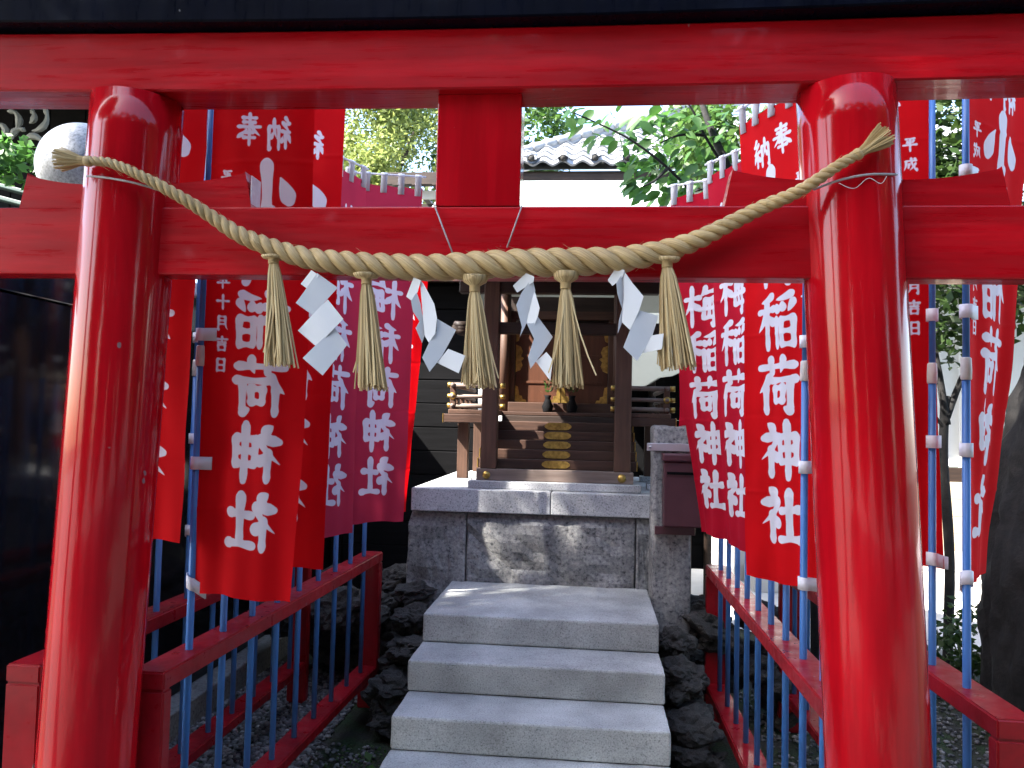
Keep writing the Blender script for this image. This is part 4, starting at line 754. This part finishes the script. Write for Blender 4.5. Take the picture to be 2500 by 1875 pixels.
# small dark tree beyond the right pillar
b0 = (2.46, 3.6, 0)
tree('slim_tree', 'slim dark trunked tree with dense dark leaves beyond the right pillar', b0, ([(0, 0, 0), (.02, 0, .8), (-.02, 0, 1.5), (0, .02, 1.95)], .034, .03), [([(0, 0, 1.75), (-.05, 0, 2.1), (-.12, .05, 2.6), (-.2, 0, 3.1)], .028, .014), ([(0, 0, 1.8), (.1, .02, 2.05), (.28, 0, 2.5), (.4, 0, 3)], .026, .012), ([(0, 0, 1.7), (-.12, -.03, 1.85), (-.2, -.05, 1.92)], .014, .006)], [(-.15, .1, 3.0, .85, .9), (.5, .2, 3.3, .9, .9), (.2, .2, 4.0, 1.0, .9), (-.5, .3, 3.7, .8, .9)], 'leaf_dark', 14000, .085, 'bark_shaded')
# big dark trunk at the right
b0 = (2.62, 2.35, 0)
tree('old_tree', 'large dark rough trunk standing beside the outer right fence', b0, ([(.12, 0, 0), (-.02, 0, .35), (-.04, 0, .9), (.04, 0, 1.6), (.22, 0, 2.4), (.35, 0, 3.6), (.4, 0, 5)], .46, .30), [([(.35, 0, 3.4), (1.0, .2, 4.2), (1.8, .3, 5)], .16, .06)], [(.6, .5, 6.0, 1.9, .8), (2, .5, 5.4, 1.6, .8)], 'leaf_dark', 9000, .13, 'bark_shaded')
# shrub by the trunk
b0 = (2.35, 3.1, 0); tree('shrub', 'low dark shrub at the foot of the dark trunk', b0, ([(0, 0, 0), (.02, 0, .3)], .02, .01), [([(0, 0, .1), (.15, 0, .4)], .01, .005)], [(.1, 0, .42, .26, .9), (-.05, .1, .25, .2, .8)], 'leaf_dark', 900, .06)
b0 = (-3.2, 2.3, 0); p = rel(70, 400, 2.3, b0)
tree('shrub', 'bright green leafy shrub beside the stone ball', b0, ([(0, 0, 0), (0, 0, 1.5), (p[0], 0, p[2] - .1)], .03, .012), [], [(p[0], p[1], p[2], .20, .55), (p[0] - .3, p[1], p[2] + .05, .22, .7)], 'leaf_cherry', 520, .075)
# cherry tree with big leaves reaching in over the right banners
CB = (1.55, 3.35, 0); CT = thing('cherry_tree', 'cherry tree stretching a leafy branch over the right hand banners', 'tree', CB)
bw = lambda pts_, r0, r1, nm: tube(nm, catmull([Vector(p) for p in pts_], 8), list(np.linspace(r0, r1, (len(pts_) - 1) * 8 + 1)), 'bark_shaded', CT, 10)
bw([(1.55, 3.35, 0), (1.5, 3.3, 1.2), (1.35, 3.2, 2.4), at(1790, 440, 3.1), at(1730, 300, 3.1), at(1690, 180, 3.2)], .06, .012, 'trunk')
brs = [[at(1775, 420, 3.1), at(1720, 330, 3.0), at(1690, 268, 2.95), at(1640, 200, 2.9)], [at(1690, 470, 2.9), at(1630, 410, 2.7), at(1560, 355, 2.6), at(1500, 320, 2.55), at(1400, 275, 2.5)], [at(1790, 440, 3.1), at(1690, 470, 2.9)], [at(1630, 410, 2.7), at(1600, 440, 2.65), at(1570, 455, 2.6)], [at(1720, 330, 3.0), at(1660, 330, 2.9), at(1610, 350, 2.85)], [at(1790, 440, 3.1), at(1860, 330, 3.2), at(1900, 200, 3.3)]]
bobj = [bw(b_, .012 if i != 1 else .010, .004, 'branch') for i, b_ in enumerate(brs)]
n = 8; vs_, fs = [], []
for i in range(n + 1):
    t = i / n; wd = .30 * math.sin(math.pi * min(1, t ** .85)) ** .8 * (1 - .25 * t); bend = -.10 * t * t
    for s_ in (-1, 0, 1): vs_.append((t, s_ * wd, bend + .07 * abs(s_) * math.sin(math.pi * t)))
for i in range(n):
    for k in (0, 1): fs.append((i * 3 + k, i * 3 + k + 1, (i + 1) * 3 + k + 1, (i + 1) * 3 + k))
leaf_me = me_from('leaf', vs_, fs, True); leaf_me.materials.append(M['leaf_cherry'])
def cleaf(p, parent, dirv, s):
    o = link('leaf', leaf_me, None, parent); z = Vector((random.gauss(0, .5), -.6 + random.gauss(0, .4), .7)).normalized(); x = dirv.normalized(); y = z.cross(x).normalized(); z = x.cross(y)
    o.matrix_local = Matrix.Translation(Vector(p) - Vector(CB)) @ Matrix((x, y, z)).transposed().to_4x4() @ Matrix.Scale(s, 4)
LP = [(1395, 280), (1420, 300), (1440, 275), (1465, 330), (1480, 300), (1500, 340), (1520, 310), (1535, 350), (1545, 385), (1500, 280), (1560, 340), (1575, 375), (1590, 400), (1540, 420), (1560, 440), (1580, 430), (1600, 455), (1615, 420), (1625, 390), (1600, 365), (1640, 430), (1650, 455), (1560, 400), (1590, 330), (1610, 300), (1640, 340), (1625, 275), (1650, 300), (1665, 275), (1600, 270), (1660, 350), (1680, 320), (1700, 290), (1690, 360), (1660, 400), (1680, 420), (1655, 380), (1700, 400), (1720, 430), (1690, 450), (1720, 350), (1740, 300), (1740, 380), (1760, 330), (1770, 280), (1780, 360), (1755, 420), (1790, 310), (1630, 465), (1580, 470), (1555, 460), (1610, 480), (1675, 470), (1540, 440), (1575, 300), (1555, 285)]
for q in LP:
    for rep in range(4):
        x = q[0] + random.uniform(-14, 14); y = q[1] + random.uniform(-14, 14); Y = 2.5 + .6 * (q[0] - 1390) / 400 + random.uniform(-.12, .12)
        cleaf(at(x, y, Y), bobj[1] if q[0] < 1650 else bobj[4], Vector((random.gauss(-.5, .5), random.gauss(-.1, .5), random.gauss(-.45, .35))), random.uniform(.08, .13))
cc = np.array([list(at(random.gauss(1715, 45), random.gauss(330, 55), random.uniform(3.6, 4.4)) - Vector(CB)) for _ in range(1500)]); co, q = leaves_np(cc, .075, 0, 1.8, .6, .25); o = np_mesh('crown', co, q, 'leaf_mid'); o.parent = CT
# ------------------------------------------------------------------ unseen trees added round the forecourt to shade the gate and block frontal sky
b0 = (-6.8, -3.6, 0)
tree('added_shade_tree', 'unseen tall tree added left of the forecourt to shade the gate', b0, ([(0, 0, 0), (.1, 0, 3), (.2, .3, 6.5)], .30, .18), [([(.1, .2, 4.5), (.9, 1.0, 6.5), (1.2, 1.4, 8)], .10, .04), ([(.1, .2, 4.5), (-.6, -.8, 6.5), (0, -1.6, 8)], .09, .04)], [(.6, 1.1, 7.0, 1.7, .9), (.4, 1.35, 8.3, 1.35, .9), (.5, -.4, 7.6, 1.9, .9), (.2, .6, 9.8, 2.0, .8), (.8, 1.7, 5.9, 1.2, .8), (.2, -1.2, 9.4, 1.6, .8), (.2, 1.0, 11.6, 1.7, .8), (.2, -.2, 12.3, 1.4, .8)], 'leaf_mid', 62000, .14)
for k, (x, y, hh, lb) in enumerate(((-6.0, -8.0, 1.5, 'unseen bushy tree added across the forecourt on the memorial wall side'), (-1.6, -9.5, 1.75, 'unseen bushy tree added across the forecourt facing the gate'), (2.6, -9.0, 1.65, 'unseen bushy tree added across the forecourt facing the right pillar'), (6.4, -7.5, 1.6, 'unseen bushy tree added across the forecourt by the old trunk side'), (9, -3, 1.5, 'unseen bushy tree added at the far corner of the forecourt'))):
    tree('sky_blocking_tree', lb, (x, y, 0), ([(0, 0, 0), (.05, 0, 1.5), (0, .1, 3 * hh)], .2, .12), [], [(0, 0, 4.4 * hh, 2.5, 1.0), (-1.5, 0, 3.2 * hh, 2.1, 1.0), (1.6, .2, 3.4 * hh, 2.1, 1.0), (0, 0, 2.0 * hh, 2.2, .9), (0, .3, 1.1 * hh, 1.8, .8)], 'leaf_dark', 15000, .32)
